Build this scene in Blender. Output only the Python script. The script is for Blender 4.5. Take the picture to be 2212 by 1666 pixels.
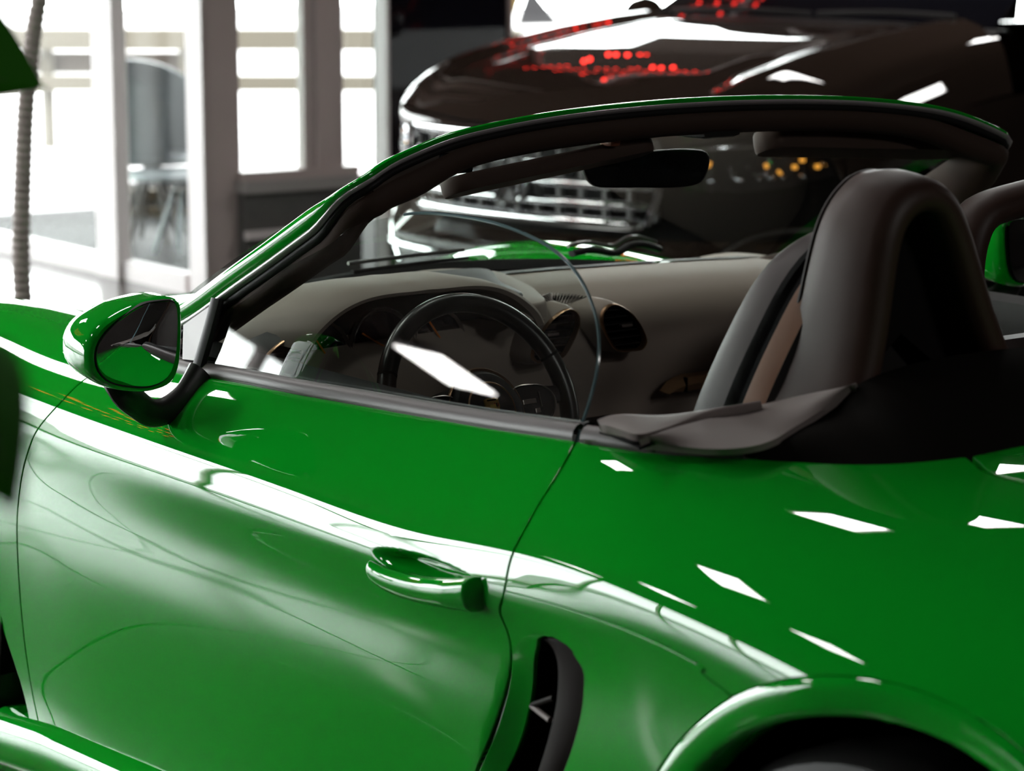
import bpy, bmesh, math, random
import numpy as np
from mathutils import Vector, Matrix
from mathutils.geometry import delaunay_2d_cdt

random.seed(7)
for _o in list(bpy.data.objects):
    bpy.data.objects.remove(_o, do_unlink=True)
scene = bpy.context.scene
COL = scene.collection
PI = math.pi

# ------------------------------------------------------------------ camera
# Car coordinates are the world: x runs to the car's tail from its front axle, -y is
# the driver's side (towards the camera), z is up, the floor is z = 0.
CAM_C = np.array([4.0853, -2.5427, 1.4901])
CAM_YAW, CAM_PIT, CAM_ROLL, CAM_F = .9289, .1805, .0013, 5169.
FW = np.array([-math.sin(CAM_YAW) * math.cos(CAM_PIT), math.cos(CAM_YAW) * math.cos(CAM_PIT), -math.sin(CAM_PIT)])
_r = np.array([math.cos(CAM_YAW), math.sin(CAM_YAW), 0.])
_u = np.cross(_r, FW)
RT = _r * math.cos(CAM_ROLL) + _u * math.sin(CAM_ROLL)
UP = -_r * math.sin(CAM_ROLL) + _u * math.cos(CAM_ROLL)
cd = bpy.data.cameras.new('camera')
cam = bpy.data.objects.new('camera', cd)
COL.objects.link(cam)
cam.matrix_world = Matrix(((RT[0], UP[0], -FW[0], CAM_C[0]), (RT[1], UP[1], -FW[1], CAM_C[1]),
                           (RT[2], UP[2], -FW[2], CAM_C[2]), (0, 0, 0, 1)))
cd.sensor_fit = 'HORIZONTAL'
cd.sensor_width = 36.0
cd.lens = CAM_F / 2212 * 36.0
cd.clip_start = .05
cd.clip_end = 200
cd.dof.use_dof = True
cd.dof.focus_distance = 3.55
cd.dof.aperture_fstop = 5.0
scene.camera = cam

# ------------------------------------------------------------------ light and exposure
scene.view_settings.view_transform = 'Standard'
scene.view_settings.look = 'None'
scene.view_settings.gamma = 1.0
scene.view_settings.exposure = 0.0
scene.view_settings.use_curve_mapping = False
scene.cycles.use_denoising = True
scene.cycles.max_bounces = 10
scene.cycles.transparent_max_bounces = 24
scene.cycles.sample_clamp_indirect = 6.0
world = bpy.data.worlds.new('daylight')
scene.world = world
world.use_nodes = True
_n = world.node_tree.nodes
_bg = _n['Background']
_bg.inputs['Color'].default_value = (1.0, .985, 1.0, 1)     # overcast white sky
_bg.inputs["Strength"].default_value = 18.0


# ------------------------------------------------------------------ helpers
def ray(u, v):
    return FW + RT * ((u - 1106) / CAM_F) - UP * ((v - 833) / CAM_F)


def at(u, v, x=None, y=None, z=None, d=None):
    """The point seen at photo pixel (u, v) on the plane x, y or z = const, or at depth d."""
    k = ray(u, v)
    t = d if d is not None else (x - CAM_C[0]) / k[0] if x is not None else (y - CAM_C[1]) / k[1] if y is not None else (z - CAM_C[2]) / k[2]
    return CAM_C + k * t


def atp(u, v, p0, nrm):
    """The point seen at (u, v) on the plane through p0 with normal nrm."""
    k = ray(u, v); n = np.array(nrm, float)
    return CAM_C + k * (((np.array(p0) - CAM_C) @ n) / (k @ n))


def proj(P):
    Q = np.atleast_2d(P) - CAM_C
    zz = Q @ FW
    return np.stack([1106 + CAM_F * (Q @ RT) / zz, 833 - CAM_F * (Q @ UP) / zz], -1)


def mat(name, color, rough=.5, metal=0., coat=0., spec=.5, emit=None, es=0., noise=None, bump=None, coat_rough=.02):
    m = bpy.data.materials.new(name)
    m.use_nodes = True
    nt = m.node_tree
    b = nt.nodes['Principled BSDF']
    b.inputs['Base Color'].default_value = (*color, 1)
    b.inputs['Roughness'].default_value = rough
    b.inputs['Metallic'].default_value = metal
    b.inputs['Coat Weight'].default_value = coat
    b.inputs['Coat Roughness'].default_value = coat_rough
    b.inputs['Specular IOR Level'].default_value = spec
    if emit:
        b.inputs['Emission Color'].default_value = (*emit, 1)
        b.inputs['Emission Strength'].default_value = es
    if noise or bump:
        tc = nt.nodes.new('ShaderNodeTexCoord')
        nz = nt.nodes.new('ShaderNodeTexNoise')
        nz.inputs['Scale'].default_value = (noise or bump)[0]
        nz.inputs['Detail'].default_value = 5
        nt.links.new(tc.outputs['Object'], nz.inputs['Vector'])
        if noise:
            mx = nt.nodes.new('ShaderNodeMix'); mx.data_type = 'RGBA'
            mx.inputs['A'].default_value = (*color, 1)
            mx.inputs['B'].default_value = (*noise[1], 1)
            nt.links.new(nz.outputs['Fac'], mx.inputs['Factor'])
            nt.links.new(mx.outputs['Result'], b.inputs['Base Color'])
        if bump:
            bp = nt.nodes.new('ShaderNodeBump')
            bp.inputs['Strength'].default_value = bump[1]
            bp.inputs['Distance'].default_value = bump[2]
            nt.links.new(nz.outputs['Fac'], bp.inputs['Height'])
            nt.links.new(bp.outputs['Normal'], b.inputs['Normal'])
    return m


def glass_mat(name, tint=(1, 1, 1), ior=1.45, rough=0.0):
    """Thin pane: clear glass that mirrors by Fresnel and lets light straight through."""
    m = bpy.data.materials.new(name)
    m.use_nodes = True
    nt = m.node_tree
    nt.nodes.clear()
    out = nt.nodes.new('ShaderNodeOutputMaterial')
    mix = nt.nodes.new('ShaderNodeMixShader')
    fr = nt.nodes.new('ShaderNodeFresnel')
    geo = nt.nodes.new('ShaderNodeNewGeometry')        # both faces of a thin pane mirror alike
    io = nt.nodes.new('ShaderNodeMapRange')
    io.inputs['To Min'].default_value = ior; io.inputs['To Max'].default_value = 1 / ior
    nt.links.new(geo.outputs['Backfacing'], io.inputs['Value']); nt.links.new(io.outputs['Result'], fr.inputs['IOR'])
    tr = nt.nodes.new('ShaderNodeBsdfTransparent'); tr.inputs['Color'].default_value = (*tint, 1)
    gl = nt.nodes.new('ShaderNodeBsdfGlossy'); gl.inputs['Roughness'].default_value = rough
    gl.inputs['Color'].default_value = (1, 1, 1, 1)
    nt.links.new(fr.outputs[0], mix.inputs[0]); nt.links.new(tr.outputs[0], mix.inputs[1]); nt.links.new(gl.outputs[0], mix.inputs[2])
    nt.links.new(mix.outputs[0], out.inputs[0])
    return m


def mesh_obj(name, V, F, m, parent=None, smooth=True, normals=None, sharp=None):
    me = bpy.data.meshes.new(name)
    me.from_pydata([tuple(float(c) for c in v) for v in V], [], [tuple(int(i) for i in f) for f in F])
    me.materials.append(m)
    if smooth:
        me.polygons.foreach_set('use_smooth', [True] * len(me.polygons))
    if normals is not None:
        me.normals_split_custom_set_from_vertices([tuple(float(c) for c in n) for n in normals])
    elif smooth and sharp:
        me.set_sharp_from_angle(angle=sharp)
    me.update()
    o = bpy.data.objects.new(name, me)
    COL.objects.link(o)
    if parent is not None:
        o.parent = parent
        o.matrix_parent_inverse = Matrix.Translation(parent.matrix_world.translation).inverted() if parent.type == 'EMPTY' else Matrix()
    return o


class MB:
    """Collects boxes, grids and tubes into ONE mesh."""
    def __init__(self):
        self.V = []; self.F = []

    def add(self, V, F):
        n = len(self.V)
        self.V += [tuple(v) for v in V]
        self.F += [tuple(i + n for i in f) for f in F]
        return self

    def box(self, c, s, rz=0., bev=0., axes=None):
        """Box of full sizes s about c; with bev its edges are chamfered."""
        bm = bmesh.new()
        bmesh.ops.create_cube(bm, size=1.0)
        for v in bm.verts:
            v.co = Vector((v.co.x * s[0], v.co.y * s[1], v.co.z * s[2]))
        if bev:
            bmesh.ops.bevel(bm, geom=bm.edges[:], offset=bev, segments=2, affect='EDGES', profile=.6)
        A = np.array(axes) if axes is not None else np.array([[math.cos(rz), math.sin(rz), 0], [-math.sin(rz), math.cos(rz), 0], [0, 0, 1]])
        bm.verts.index_update()
        V = [np.array(c) + v.co.x * A[0] + v.co.y * A[1] + v.co.z * A[2] for v in bm.verts]
        F = [[v.index for v in f.verts] for f in bm.faces]
        bm.free()
        return self.add(V, F)

    def grid(self, G, cu=False, cv=False, cap=False):
        G = np.asarray(G, float)
        m, n = G.shape[:2]
        F = []
        for i in range(m if cu else m - 1):
            for j in range(n if cv else n - 1):
                a, b = i, (i + 1) % m
                c, d = j, (j + 1) % n
                F.append((a * n + c, b * n + c, b * n + d, a * n + d))
        if cap:
            F.append(tuple(range(n))[::-1])
            F.append(tuple((m - 1) * n + j for j in range(n)))
        return self.add(G.reshape(-1, 3), F)

    def tube(self, P, r, n=10, closed=False, up=None, flat=1.0, cap=True):
        """Tube along P, radius r (number or list); flat scales it along the frame's second axis."""
        P = np.asarray(P, float); m = len(P)
        R = np.full(m, r) if np.isscalar(r) else np.asarray(r, float)
        T = np.gradient(P, axis=0) if not closed else np.roll(P, -1, 0) - np.roll(P, 1, 0)
        T /= np.linalg.norm(T, axis=1)[:, None] + 1e-12
        ref = np.array(up if up is not None else (0, 0, 1.))
        if abs(T[0] @ ref) > .95 and up is None:
            ref = np.array((1., 0, 0))
        G = []
        N = np.cross(T[0], ref); N /= np.linalg.norm(N)
        for i in range(m):
            N = N - T[i] * (N @ T[i]); N /= np.linalg.norm(N)
            B = np.cross(T[i], N)
            a = np.linspace(0, 2 * PI, n, endpoint=False)
            G.append(P[i] + R[i] * (np.cos(a)[:, None] * N + flat * np.sin(a)[:, None] * B))
        return self.grid(G, cu=closed, cv=True, cap=cap and not closed)

    def lathe(self, prof, c, axis=(0, 0, 1), n=32, ref=None):
        """Profile of (radius, height) turned about axis at c."""
        ax = np.array(axis, float); ax /= np.linalg.norm(ax)
        e = np.array(ref if ref is not None else ((1, 0, 0) if abs(ax[0]) < .9 else (0, 1, 0)), float)
        e1 = e - ax * (e @ ax); e1 /= np.linalg.norm(e1); e2 = np.cross(ax, e1)
        a = np.linspace(0, 2 * PI, n, endpoint=False)
        G = [np.array(c) + ax * h + r * (np.cos(a)[:, None] * e1 + np.sin(a)[:, None] * e2) for r, h in prof]
        return self.grid(G, cv=True)

    def prism(self, loop, vec, cap=True):
        """Loop of 3-D points pushed along vec."""
        L = [np.array(p, float) for p in loop]; n = len(L)
        V = L + [p + np.array(vec) for p in L]
        F = [(i, (i + 1) % n, n + (i + 1) % n, n + i) for i in range(n)]
        if cap:
            F += [tuple(range(n))[::-1], tuple(range(n, 2 * n))]
        return self.add(V, F)

    def build(self, name, m, parent=None, smooth=True, sharp=math.radians(35), bevel=None):
        o = mesh_obj(name, self.V, self.F, m, parent, smooth, sharp=sharp)
        bm = bmesh.new(); bm.from_mesh(o.data)
        bmesh.ops.recalc_face_normals(bm, faces=bm.faces)
        bm.to_mesh(o.data); bm.free()
        if bevel:
            b = o.modifiers.new('edge', 'BEVEL'); b.width = bevel; b.segments = 3; b.limit_method = 'ANGLE'
            b.angle_limit = math.radians(35)
        return o


def thing(name, label, cat, loc=(0, 0, 0), group=None):
    o = bpy.data.objects.new(name, None)
    COL.objects.link(o)
    o.location = loc
    bpy.context.view_layer.update()
    o['label'] = label; o['category'] = cat
    if group: o['group'] = group
    return o


def tag(o, label=None, cat=None, group=None, kind=None):
    for k, v in (('label', label), ('category', cat), ('group', group), ('kind', kind)):
        if v: o[k] = v
    return o


def struct(o, label=None):
    return tag(o, label, None, None, 'structure')


def copy_tree(o, parent=None):
    c = o.copy(); COL.objects.link(c)
    if parent is not None:
        c.parent = parent; c.matrix_parent_inverse = o.matrix_parent_inverse.copy()
    for ch in o.children:
        copy_tree(ch, c)
    return c


def cspline(knots, x):
    """Rows of the natural cubic spline basis over knots at the points x."""
    k = np.asarray(knots, float); n = len(k); h = np.diff(k)
    A = np.zeros((n, n)); B = np.zeros((n, n)); A[0, 0] = A[-1, -1] = 1
    for i in range(1, n - 1):
        A[i, i - 1] = h[i - 1]; A[i, i] = 2 * (h[i - 1] + h[i]); A[i, i + 1] = h[i]
        B[i, i - 1] = 6 / h[i - 1]; B[i, i] = -6 / h[i - 1] - 6 / h[i]; B[i, i + 1] = 6 / h[i]
    M = np.linalg.solve(A, B)
    x = np.atleast_1d(np.asarray(x, float))
    j = np.clip(np.searchsorted(k, x) - 1, 0, n - 2)
    t0 = k[j + 1] - x; t1 = x - k[j]; hh = h[j]
    R = M[j] * ((t0 ** 3 / hh - hh * t0) / 6)[:, None] + M[j + 1] * ((t1 ** 3 / hh - hh * t1) / 6)[:, None]
    R[np.arange(len(x)), j] += t0 / hh
    R[np.arange(len(x)), j + 1] += t1 / hh
    return R


def spl(P, n, closed=False):
    """n points of a smooth curve through P, spaced by chord length."""
    P = np.asarray(P, float)
    if closed:
        P = np.vstack([P[-3:], P, P[:4]])
    s = np.r_[0, np.cumsum(np.linalg.norm(np.diff(P, axis=0), axis=1))]
    if closed:
        q = np.linspace(s[3], s[-4], n, endpoint=False)
    else:
        q = np.linspace(0, s[-1], n)
    return cspline(s, q) @ P


def resample(P, step, closed=False):
    P = np.asarray(P, float)
    if closed: P = np.vstack([P, P[:1]])
    out = []
    for a, b in zip(P[:-1], P[1:]):
        k = max(1, int(math.ceil(np.linalg.norm(b - a) / step)))
        out += [a + (b - a) * i / k for i in range(k)]
    if not closed: out.append(P[-1])
    return np.array(out)
# ------------------------------------------------------------------ the showroom
CEIL = 3.0
XW, YS, YN, XE = -8.6, -14.0, 8.0, 9.0
M_FLOOR = mat('polished_tile', (.085, .078, .073), .17, spec=.62, noise=(3.5, (.09, .085, .08)))
M_GROUT = mat('floor_grout', (.02, .02, .02), .8, spec=.1)
M_CEIL = mat('dark_taupe_ceiling', (.024, .015, .011), .9, spec=.05, noise=(2, (.020, .0125, .009)))
M_WALL = mat('dark_wall', (.014, .011, .010), .85, spec=.1, noise=(3, (.010, .008, .007)))
M_WHITE = mat('white_aluminium', (.62, .58, .58), .4, spec=.4)
M_TAUPE = mat('taupe_aluminium', (.42, .36, .345), .45, spec=.4)
M_PANE_AR = glass_mat('anti_reflex_pane', (.93, .965, .95), 1.12)
M_STONE = mat('dark_grey_stone', (.06, .06, .058), .55, noise=(30, (.10, .10, .095)))
M_BLACKGLOSS = mat('black_gloss_panel', (.004, .004, .006), .05, spec=.5)
M_PANE = glass_mat('clear_pane', (.93, .965, .95), 1.45)
M_GROUND = mat('pale_concrete', (.30, .285, .285), .8, noise=(.8, (.22, .21, .215)), spec=.1)
M_LED = mat('led_diffuser', (.9, .9, .9), .5, emit=(1.0, .98, .95), es=34)

# floor slab with separate tiles on the part that the car body mirrors
fl = MB().box((.2, -3.0, -.06), (17.6, 22.0, .10)).build('floor', M_GROUT, None, smooth=False)
struct(fl)
_tm = MB().box((0, 0, 0), (1.192, .592, .012), bev=.002)
_t0 = _tm.build('tile', M_FLOOR, fl, smooth=False)
_first = True
for i in range(14):
    for j in range(21):
        o = _t0 if _first else _t0.copy()
        if not _first:
            COL.objects.link(o)
        _first = False
        o.location = (-8.0 + 1.2 * i, -9.9 + .6 * j + .3, -.0055)
MB().box((.2, -11.9, -.005), (17.6, 4.0, .012)).box((2.2, 5.5, -.005), (13.6, 5.4, .012)).box((8.7, -4, -.005), (.6, 12, .012)).build('floor_tiling', M_FLOOR, fl, smooth=False)
struct(MB().box((.2, -3.0, CEIL + .06), (17.6, 22.0, .12)).build('ceiling', M_CEIL, None, smooth=False))
struct(MB().box((XE + .1, -3, 1.5), (.2, 22, 3.0)).build('wall_east', M_WALL, None, smooth=False))
struct(MB().box((2.0, YN + .1, 1.5), (14.0, .2, 3.0)).build('wall_north', M_WALL, None, smooth=False))
struct(MB().box((.2, YS - .1, 1.5), (17.6, .2, 3.0)).build('wall_south', M_WALL, None, smooth=False))

# glazed west front: floor to 2.6 m, beam above
struct(MB().box((XW, -5.7, 2.8), (.14, 16.6, .40)).build('trim_1', M_CEIL, None, smooth=False))
_k = 0
for j in range(9):
    y0 = -13.9 + j * 1.83
    w = MB().box((XW, y0 + .03, 1.30), (.10, .06, 2.6)).box((XW, y0 + .915, .05), (.10, 1.77, .10)).box((XW, y0 + .915, 2.12), (.06, 1.77, .035)).build('window_%d' % (j + 1), M_TAUPE, None, smooth=False)
    struct(w)
    MB().box((XW, y0 + .93, 1.10), (.012, 1.77, 2.0)).build('pane', M_PANE, w, smooth=False)
    MB().box((XW, y0 + .93, 2.36), (.012, 1.77, .46)).build('pane', M_PANE, w, smooth=False)

# north-west corner seen in the picture: glass screen along y = 2.55, then the wall along x = -4.9
def post(name, c, s, m, grooves=None):
    b = MB().box((c[0], c[1], CEIL / 2), (s[0], s[1], CEIL), bev=.006)
    return struct(b.build(name, m, None, smooth=False))


post('trim_2', (-5.76, 2.535), (.20, .075), M_WHITE)
post('trim_3', (-4.95, 2.63), (.06, .185), M_TAUPE)
MB().box((-4.975, 2.533, CEIL / 2), (.14, .008, CEIL)).build('lit_face_strip', M_WHITE, bpy.data.objects['trim_3'], smooth=False)  # added white sheet puts the daylight on this face into its colour
b = MB().box((-5.38, 2.555, .045), (.60, .06, .09)).box((-7.2, 2.555, .045), (2.7, .06, .09)).box((-5.38, 2.555, 2.5), (.60, .06, .08)).box((-7.2, 2.555, 2.5), (2.7, .06, .08)).build('window_10', M_WHITE, None, smooth=False)
struct(b)
MB().box((-5.35, 2.555, 1.27), (.60, .012, 2.38)).build('pane', M_PANE_AR, b, smooth=False)
MB().box((-7.2, 2.555, 1.27), (2.6, .012, 2.38)).build('pane', M_PANE_AR, b, smooth=False)
# plinth, window with thick grooved frame, black column
pl = MB().box((-4.93, 3.0, .225), (.16, .60, .45)).build('baseboard_west', M_STONE, None, smooth=False)
struct(pl)
MB().box((-4.925, 3.0, .475), (.20, .62, .05)).build('cap_stone', mat('honed_stone', (.30, .29, .28), .5), pl, smooth=False)
MB().box((-4.835, 2.86, .27), (.03, .34, .035)).build('rail', M_WHITE, pl, smooth=False)
w = MB().box((-4.93, 3.06, 1.75), (.06, .05, 2.5)).box((-4.93, 3.135, 1.75), (.10, .085, 2.5), bev=.004).box((-4.93, 3.21, 1.75), (.07, .05, 2.5)).box((-4.93, 3.0, .52), (.12, .60, .04)).build('window_11', M_TAUPE, None, smooth=False)
struct(w)
MB().box((-4.93, 2.88, 1.77), (.012, .32, 2.46)).build('pane', M_PANE, w, smooth=False)
MB().box((-4.93, 3.34, 1.77), (.012, .22, 2.46)).build('pane', M_PANE, w, smooth=False)
# the glossy black column: slightly bowed lacquer face
G = [[(-4.80 + .015 * math.sin(z * 2.1) + .012 * math.cos((y - 3.75) * 5), y, z) for z in np.linspace(0, CEIL, 40)] for y in np.linspace(3.40, 4.06, 14)]
b = MB().grid(G).box((-4.86, 3.73, CEIL / 2), (.08, .66, CEIL))
cl = b.build('trim_4', M_BLACKGLOSS, None, sharp=math.radians(40))
struct(cl)
MB().box((-4.815, 4.072, CEIL / 2), (.09, .014, CEIL)).build('edge_strip', M_TAUPE, cl, smooth=False)
MB().box((-4.815, 3.392, CEIL / 2), (.09, .014, CEIL)).build('edge_strip', M_WHITE, cl, smooth=False)
w = MB().box((-4.93, 6.0, .10), (.12, 3.8, .20)).box((-4.93, 6.0, 2.93), (.12, 3.8, .14)).box((-4.93, 7.95, 1.5), (.12, .1, 3.0)).build('window_12', M_TAUPE, None, smooth=False)
struct(w)
MB().box((-4.93, 6.0, 1.53), (.012, 3.8, 2.66)).build('pane', M_PANE, w, smooth=False)

# outside
struct(MB().box((-14.0, -2, -.13), (80, 80, .02)).build('ground', M_GROUND, None, smooth=False))


def panel_light(x, y, rz, sx, sy, label):
    t = thing('ceiling_light', label, 'ceiling light', (x, y, CEIL), 'panel lights in the ceiling')
    MB().box((x, y, CEIL - .012), (sx + .05, sy + .05, .024), rz=rz, bev=.004).build('frame', M_WHITE, t, smooth=False)
    MB().box((x, y, CEIL - .027), (sx, sy, .008), rz=rz).build('diffuser', M_LED, t, smooth=False)


_pl = [(.38, .28, .15, .15, .30, 'small square panel light in the ceiling above the middle of the green car'),
       (.08, -1.8, .2, .27, .30, 'small square panel light in the ceiling beside the driver door of the green car'),
       (.1, -2.95, .2, .27, .30, 'small square panel light in the ceiling over the aisle, second out from the driver door'),
       (.17, 1.36, .2, .20, .34, 'small square panel light in the ceiling between the green car and the off-roader'),
       (-.36, -.66, .9, .50, .26, 'small square panel light turned askew above the bonnet of the green car'),
       (-2.0, 3.95, .3, .50, .50, 'small square panel light in the ceiling above the bonnet of the off-roader'),
       (-3.45, -1.02, .08, 1.20, .42, 'long panel light in the ceiling ahead of the green car'),
       (-7.75, -7.25, 0, .50, .50, 'large square panel light in the ceiling near the west glass front'),
       (-2.6, -4.6, 0, .50, .50, 'large square panel light in the ceiling over the empty floor to the south'),
       (7.0, .6, 0, .50, .50, 'large square panel light in the ceiling near the east wall'),
       (5.6, -.3, 0, .50, .50, 'added square panel light for glints on the vent rings, behind the green car'),  # unseen lamp, added to put glints on the dashboard vent rings
       (-1.75, 6.3, 0, .50, .50, 'large square panel light in the ceiling above the roof of the off-roader')]
for x, y, rz, sx, sy, lab in _pl:
    panel_light(x, y, rz, sx, sy, lab)
# ------------------------------------------------------------------ the green car: body surface
def paint_mat(name, col, flake=None):
    m = mat(name, col, rough=.45, coat=1.0, spec=.0, coat_rough=.012)
    m.node_tree.nodes['Principled BSDF'].inputs['Coat IOR'].default_value = 1.55
    return m


M_GREEN = paint_mat('green_paint', (.0035, .37, .019))
M_GAP = mat('black_gap', (.004, .004, .004), .8, spec=.1)
M_TRIM = mat('satin_trim', (.095, .082, .080), .42, spec=.5)
M_RUBBER = mat('black_rubber', (.010, .009, .009), .55, spec=.3)
M_PLASTIC = mat('black_plastic', (.012, .010, .010), .42, spec=.4, bump=(900, .12, .0004))

XS = [-.95, -.6, -.25, 0, .35, .6, .9, 1.3, 1.7, 1.9, 2.1, 2.3, 2.475, 2.75, 3.05, 3.4]
SEC = [  # thirteen (y, z) control points per station, centre line to sill
    [(0, .58), (-.3, .57), (-.46, .56), (-.56, .55), (-.62, .54), (-.67, .52), (-.71, .50), (-.73, .47), (-.74, .44), (-.74, .38), (-.74, .32), (-.72, .27), (-.70, .23), (-.66, .19)],
    [(0, .715), (-.3, .71), (-.48, .715), (-.60, .73), (-.68, .735), (-.745, .715), (-.79, .68), (-.82, .64), (-.835, .60), (-.845, .52), (-.845, .43), (-.84, .34), (-.825, .26), (-.78, .19)],
    [(0, .775), (-.33, .775), (-.50, .785), (-.62, .812), (-.70, .835), (-.775, .815), (-.825, .77), (-.855, .72), (-.868, .67), (-.876, .59), (-.875, .49), (-.87, .38), (-.85, .28), (-.80, .2)],
    [(0, .805), (-.33, .808), (-.50, .818), (-.62, .842), (-.70, .855), (-.78, .835), (-.833, .785), (-.862, .735), (-.876, .68), (-.882, .60), (-.882, .49), (-.876, .38), (-.855, .28), (-.80, .19)],
    [(0, .850), (-.33, .850), (-.52, .850), (-.63, .855), (-.705, .850), (-.778, .828), (-.834, .778), (-.862, .73), (-.874, .69), (-.876, .62), (-.876, .51), (-.876, .38), (-.857, .26), (-.80, .18)],
    [(0, .870), (-.33, .868), (-.53, .862), (-.65, .856), (-.735, .845), (-.79, .822), (-.838, .775), (-.864, .73), (-.876, .692), (-.872, .62), (-.870, .51), (-.876, .38), (-.860, .27), (-.81, .19)],
    [(0, .880), (-.33, .876), (-.55, .868), (-.68, .862), (-.765, .848), (-.805, .822), (-.845, .777), (-.868, .733), (-.879, .697), (-.868, .62), (-.866, .51), (-.876, .39), (-.864, .285), (-.82, .205)],
    [(0, .895), (-.33, .892), (-.55, .888), (-.68, .882), (-.758, .868), (-.806, .834), (-.848, .783), (-.871, .737), (-.881, .702), (-.863, .63), (-.860, .52), (-.875, .40), (-.868, .30), (-.825, .22)],
    [(0, .91), (-.33, .908), (-.55, .905), (-.68, .902), (-.756, .893), (-.807, .853), (-.851, .795), (-.874, .744), (-.884, .708), (-.862, .64), (-.860, .53), (-.876, .41), (-.868, .30), (-.82, .22)],
    [(0, .92), (-.33, .918), (-.55, .915), (-.68, .912), (-.762, .902), (-.815, .862), (-.858, .803), (-.880, .752), (-.890, .714), (-.878, .65), (-.872, .54), (-.880, .42), (-.872, .31), (-.83, .22)],
    [(0, .928), (-.33, .924), (-.54, .918), (-.665, .911), (-.762, .892), (-.823, .855), (-.866, .803), (-.888, .755), (-.899, .715), (-.898, .65), (-.890, .55), (-.888, .43), (-.876, .31), (-.84, .22)],
    [(0, .932), (-.33, .926), (-.53, .917), (-.66, .905), (-.758, .880), (-.825, .843), (-.869, .793), (-.892, .742), (-.903, .70), (-.907, .63), (-.902, .53), (-.894, .42), (-.88, .31), (-.84, .22)],
    [(0, .930), (-.33, .924), (-.52, .914), (-.65, .899), (-.752, .871), (-.822, .832), (-.867, .783), (-.892, .733), (-.904, .69), (-.909, .62), (-.904, .52), (-.896, .42), (-.88, .31), (-.84, .22)],
    [(0, .915), (-.33, .909), (-.51, .897), (-.64, .879), (-.74, .849), (-.81, .808), (-.855, .757), (-.88, .707), (-.892, .66), (-.897, .59), (-.892, .5), (-.884, .41), (-.866, .31), (-.83, .22)],
    [(0, .885), (-.32, .879), (-.48, .866), (-.60, .846), (-.69, .815), (-.755, .774), (-.80, .725), (-.83, .675), (-.845, .63), (-.852, .56), (-.847, .48), (-.84, .40), (-.82, .31), (-.79, .22)],
    [(0, .80), (-.28, .79), (-.42, .775), (-.52, .755), (-.59, .725), (-.64, .69), (-.675, .65), (-.70, .61), (-.715, .57), (-.72, .51), (-.715, .45), (-.70, .38), (-.685, .31), (-.65, .24)],
]
SEC = np.array(SEC)
SEC[1:7, 0:3, 1] += np.array([[0, 0, 0], [.008, .012, .008], [-.012, -.008, -.016], [-.004, -.002, .0], [-.02, -.02, -.01], [-.03, -.03, -.02]])
for _k, _d in ((4, .004), (5, .005), (6, .005), (7, .005), (8, .005), (9, .006), (10, .008), (11, .008), (12, .006)):
    SEC[_k, 6, 0] -= _d
    SEC[_k, 7, 0] = SEC[_k, 6, 0] - (SEC[_k, 6, 1] - SEC[_k, 7, 1]) * math.tan(.39)
    SEC[_k, 8, 0] = SEC[_k, 7, 0] - (SEC[_k, 7, 1] - SEC[_k, 8, 1]) * math.tan(.12)
for _k, _y7, _y8, _y9, _y10 in ((9, -.8815, -.8825, -.867, -.866), (10, -.889, -.8865, -.883, -.884), (11, -.893, -.892, -.895, -.899)):
    SEC[_k, 7, 0] = _y7; SEC[_k, 8, 0] = _y8
for _k in range(4, 9):
    SEC[_k, 9, 0] = -.865; SEC[_k, 10, 0] = -.8655; SEC[_k, 11, 0] = -.849; SEC[_k, 12, 0] = -.836; SEC[_k, 13, 0] = -.826
for _k, _y9, _y10 in ((9, -.867, -.866), (10, -.883, -.884), (11, -.895, -.899)):
    SEC[_k, 9, 0] = _y9; SEC[_k, 10, 0] = _y10
SEC[9, 11:14, 0] = (-.860, -.846, -.830)
SEC[10, 11:14, 0] = (-.874, -.860, -.844)
SEC[2:14, 11, 1] -= .035
SEC[2:14, 12, 1] = .225
SEC[2:14, 12, 0] -= .004
SEC[2:14, 13, 1] = .135
SEC[2:14, 13, 0] -= .022
NT = SEC.shape[1]
TS = np.arange(NT)
SY, SZ = SEC[:, :, 0], SEC[:, :, 1]
TSCALE = .072                       # metres per section step, for even meshing
HANDLE = None                       # set once the handle is located


def S0(x, t):
    bx = cspline(XS, x); bt = cspline(TS, t)
    y = np.einsum('ij,jk,ik->i', bx, SY, bt)
    z = np.einsum('ij,jk,ik->i', bx, SZ, bt)
    return np.stack([np.asarray(x, float) + 0 * y, y, z], -1)


def N0(x, t, f=S0):
    e = 1e-3
    dx = f(x + e, t) - f(x - e, t); dt = f(x, t + e) - f(x, t - e)
    n = np.cross(dt, dx)
    n /= np.linalg.norm(n, axis=1)[:, None]
    return n


def sstep(a, b, x):
    q = np.clip((x - a) / (b - a), 0, 1)
    return q * q * (3 - 2 * q)


def S(x, t):
    """The car's near side with the scoop of the door handle and the lead-in of the intake pressed in."""
    x = np.asarray(x, float); t = np.asarray(t, float)
    p = S0(x, t)
    d = np.zeros(len(x))
    if HANDLE is not None:
        hx, ht, ang, ra, rb = HANDLE
        a = (x - hx); b = -(t - ht) * TSCALE
        ca, sa = math.cos(ang), math.sin(ang)
        rho = np.sqrt(((a * ca + b * sa) / ra) ** 2 + ((-a * sa + b * ca) / rb) ** 2)
        d -= .030 * (1 - sstep(.45, 1.0, rho))
    if INTAKE_C is not None:
        ix, it = INTAKE_C
        # the panel dives inwards towards the front edge of the opening
        w = sstep(it - .6, it + 1.2, t)
        line = ix[0] + (t - it) * ix[1]
        q = x - line
        d -= .022 * w * sstep(-.055, .01, q) * (1 - sstep(.01, .05, q))
    return p + N0(x, t) * d[:, None] if np.any(d) else p


INTAKE_C = None


def SN(x, t):
    return N0(np.asarray(x, float), np.asarray(t, float), S)


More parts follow.
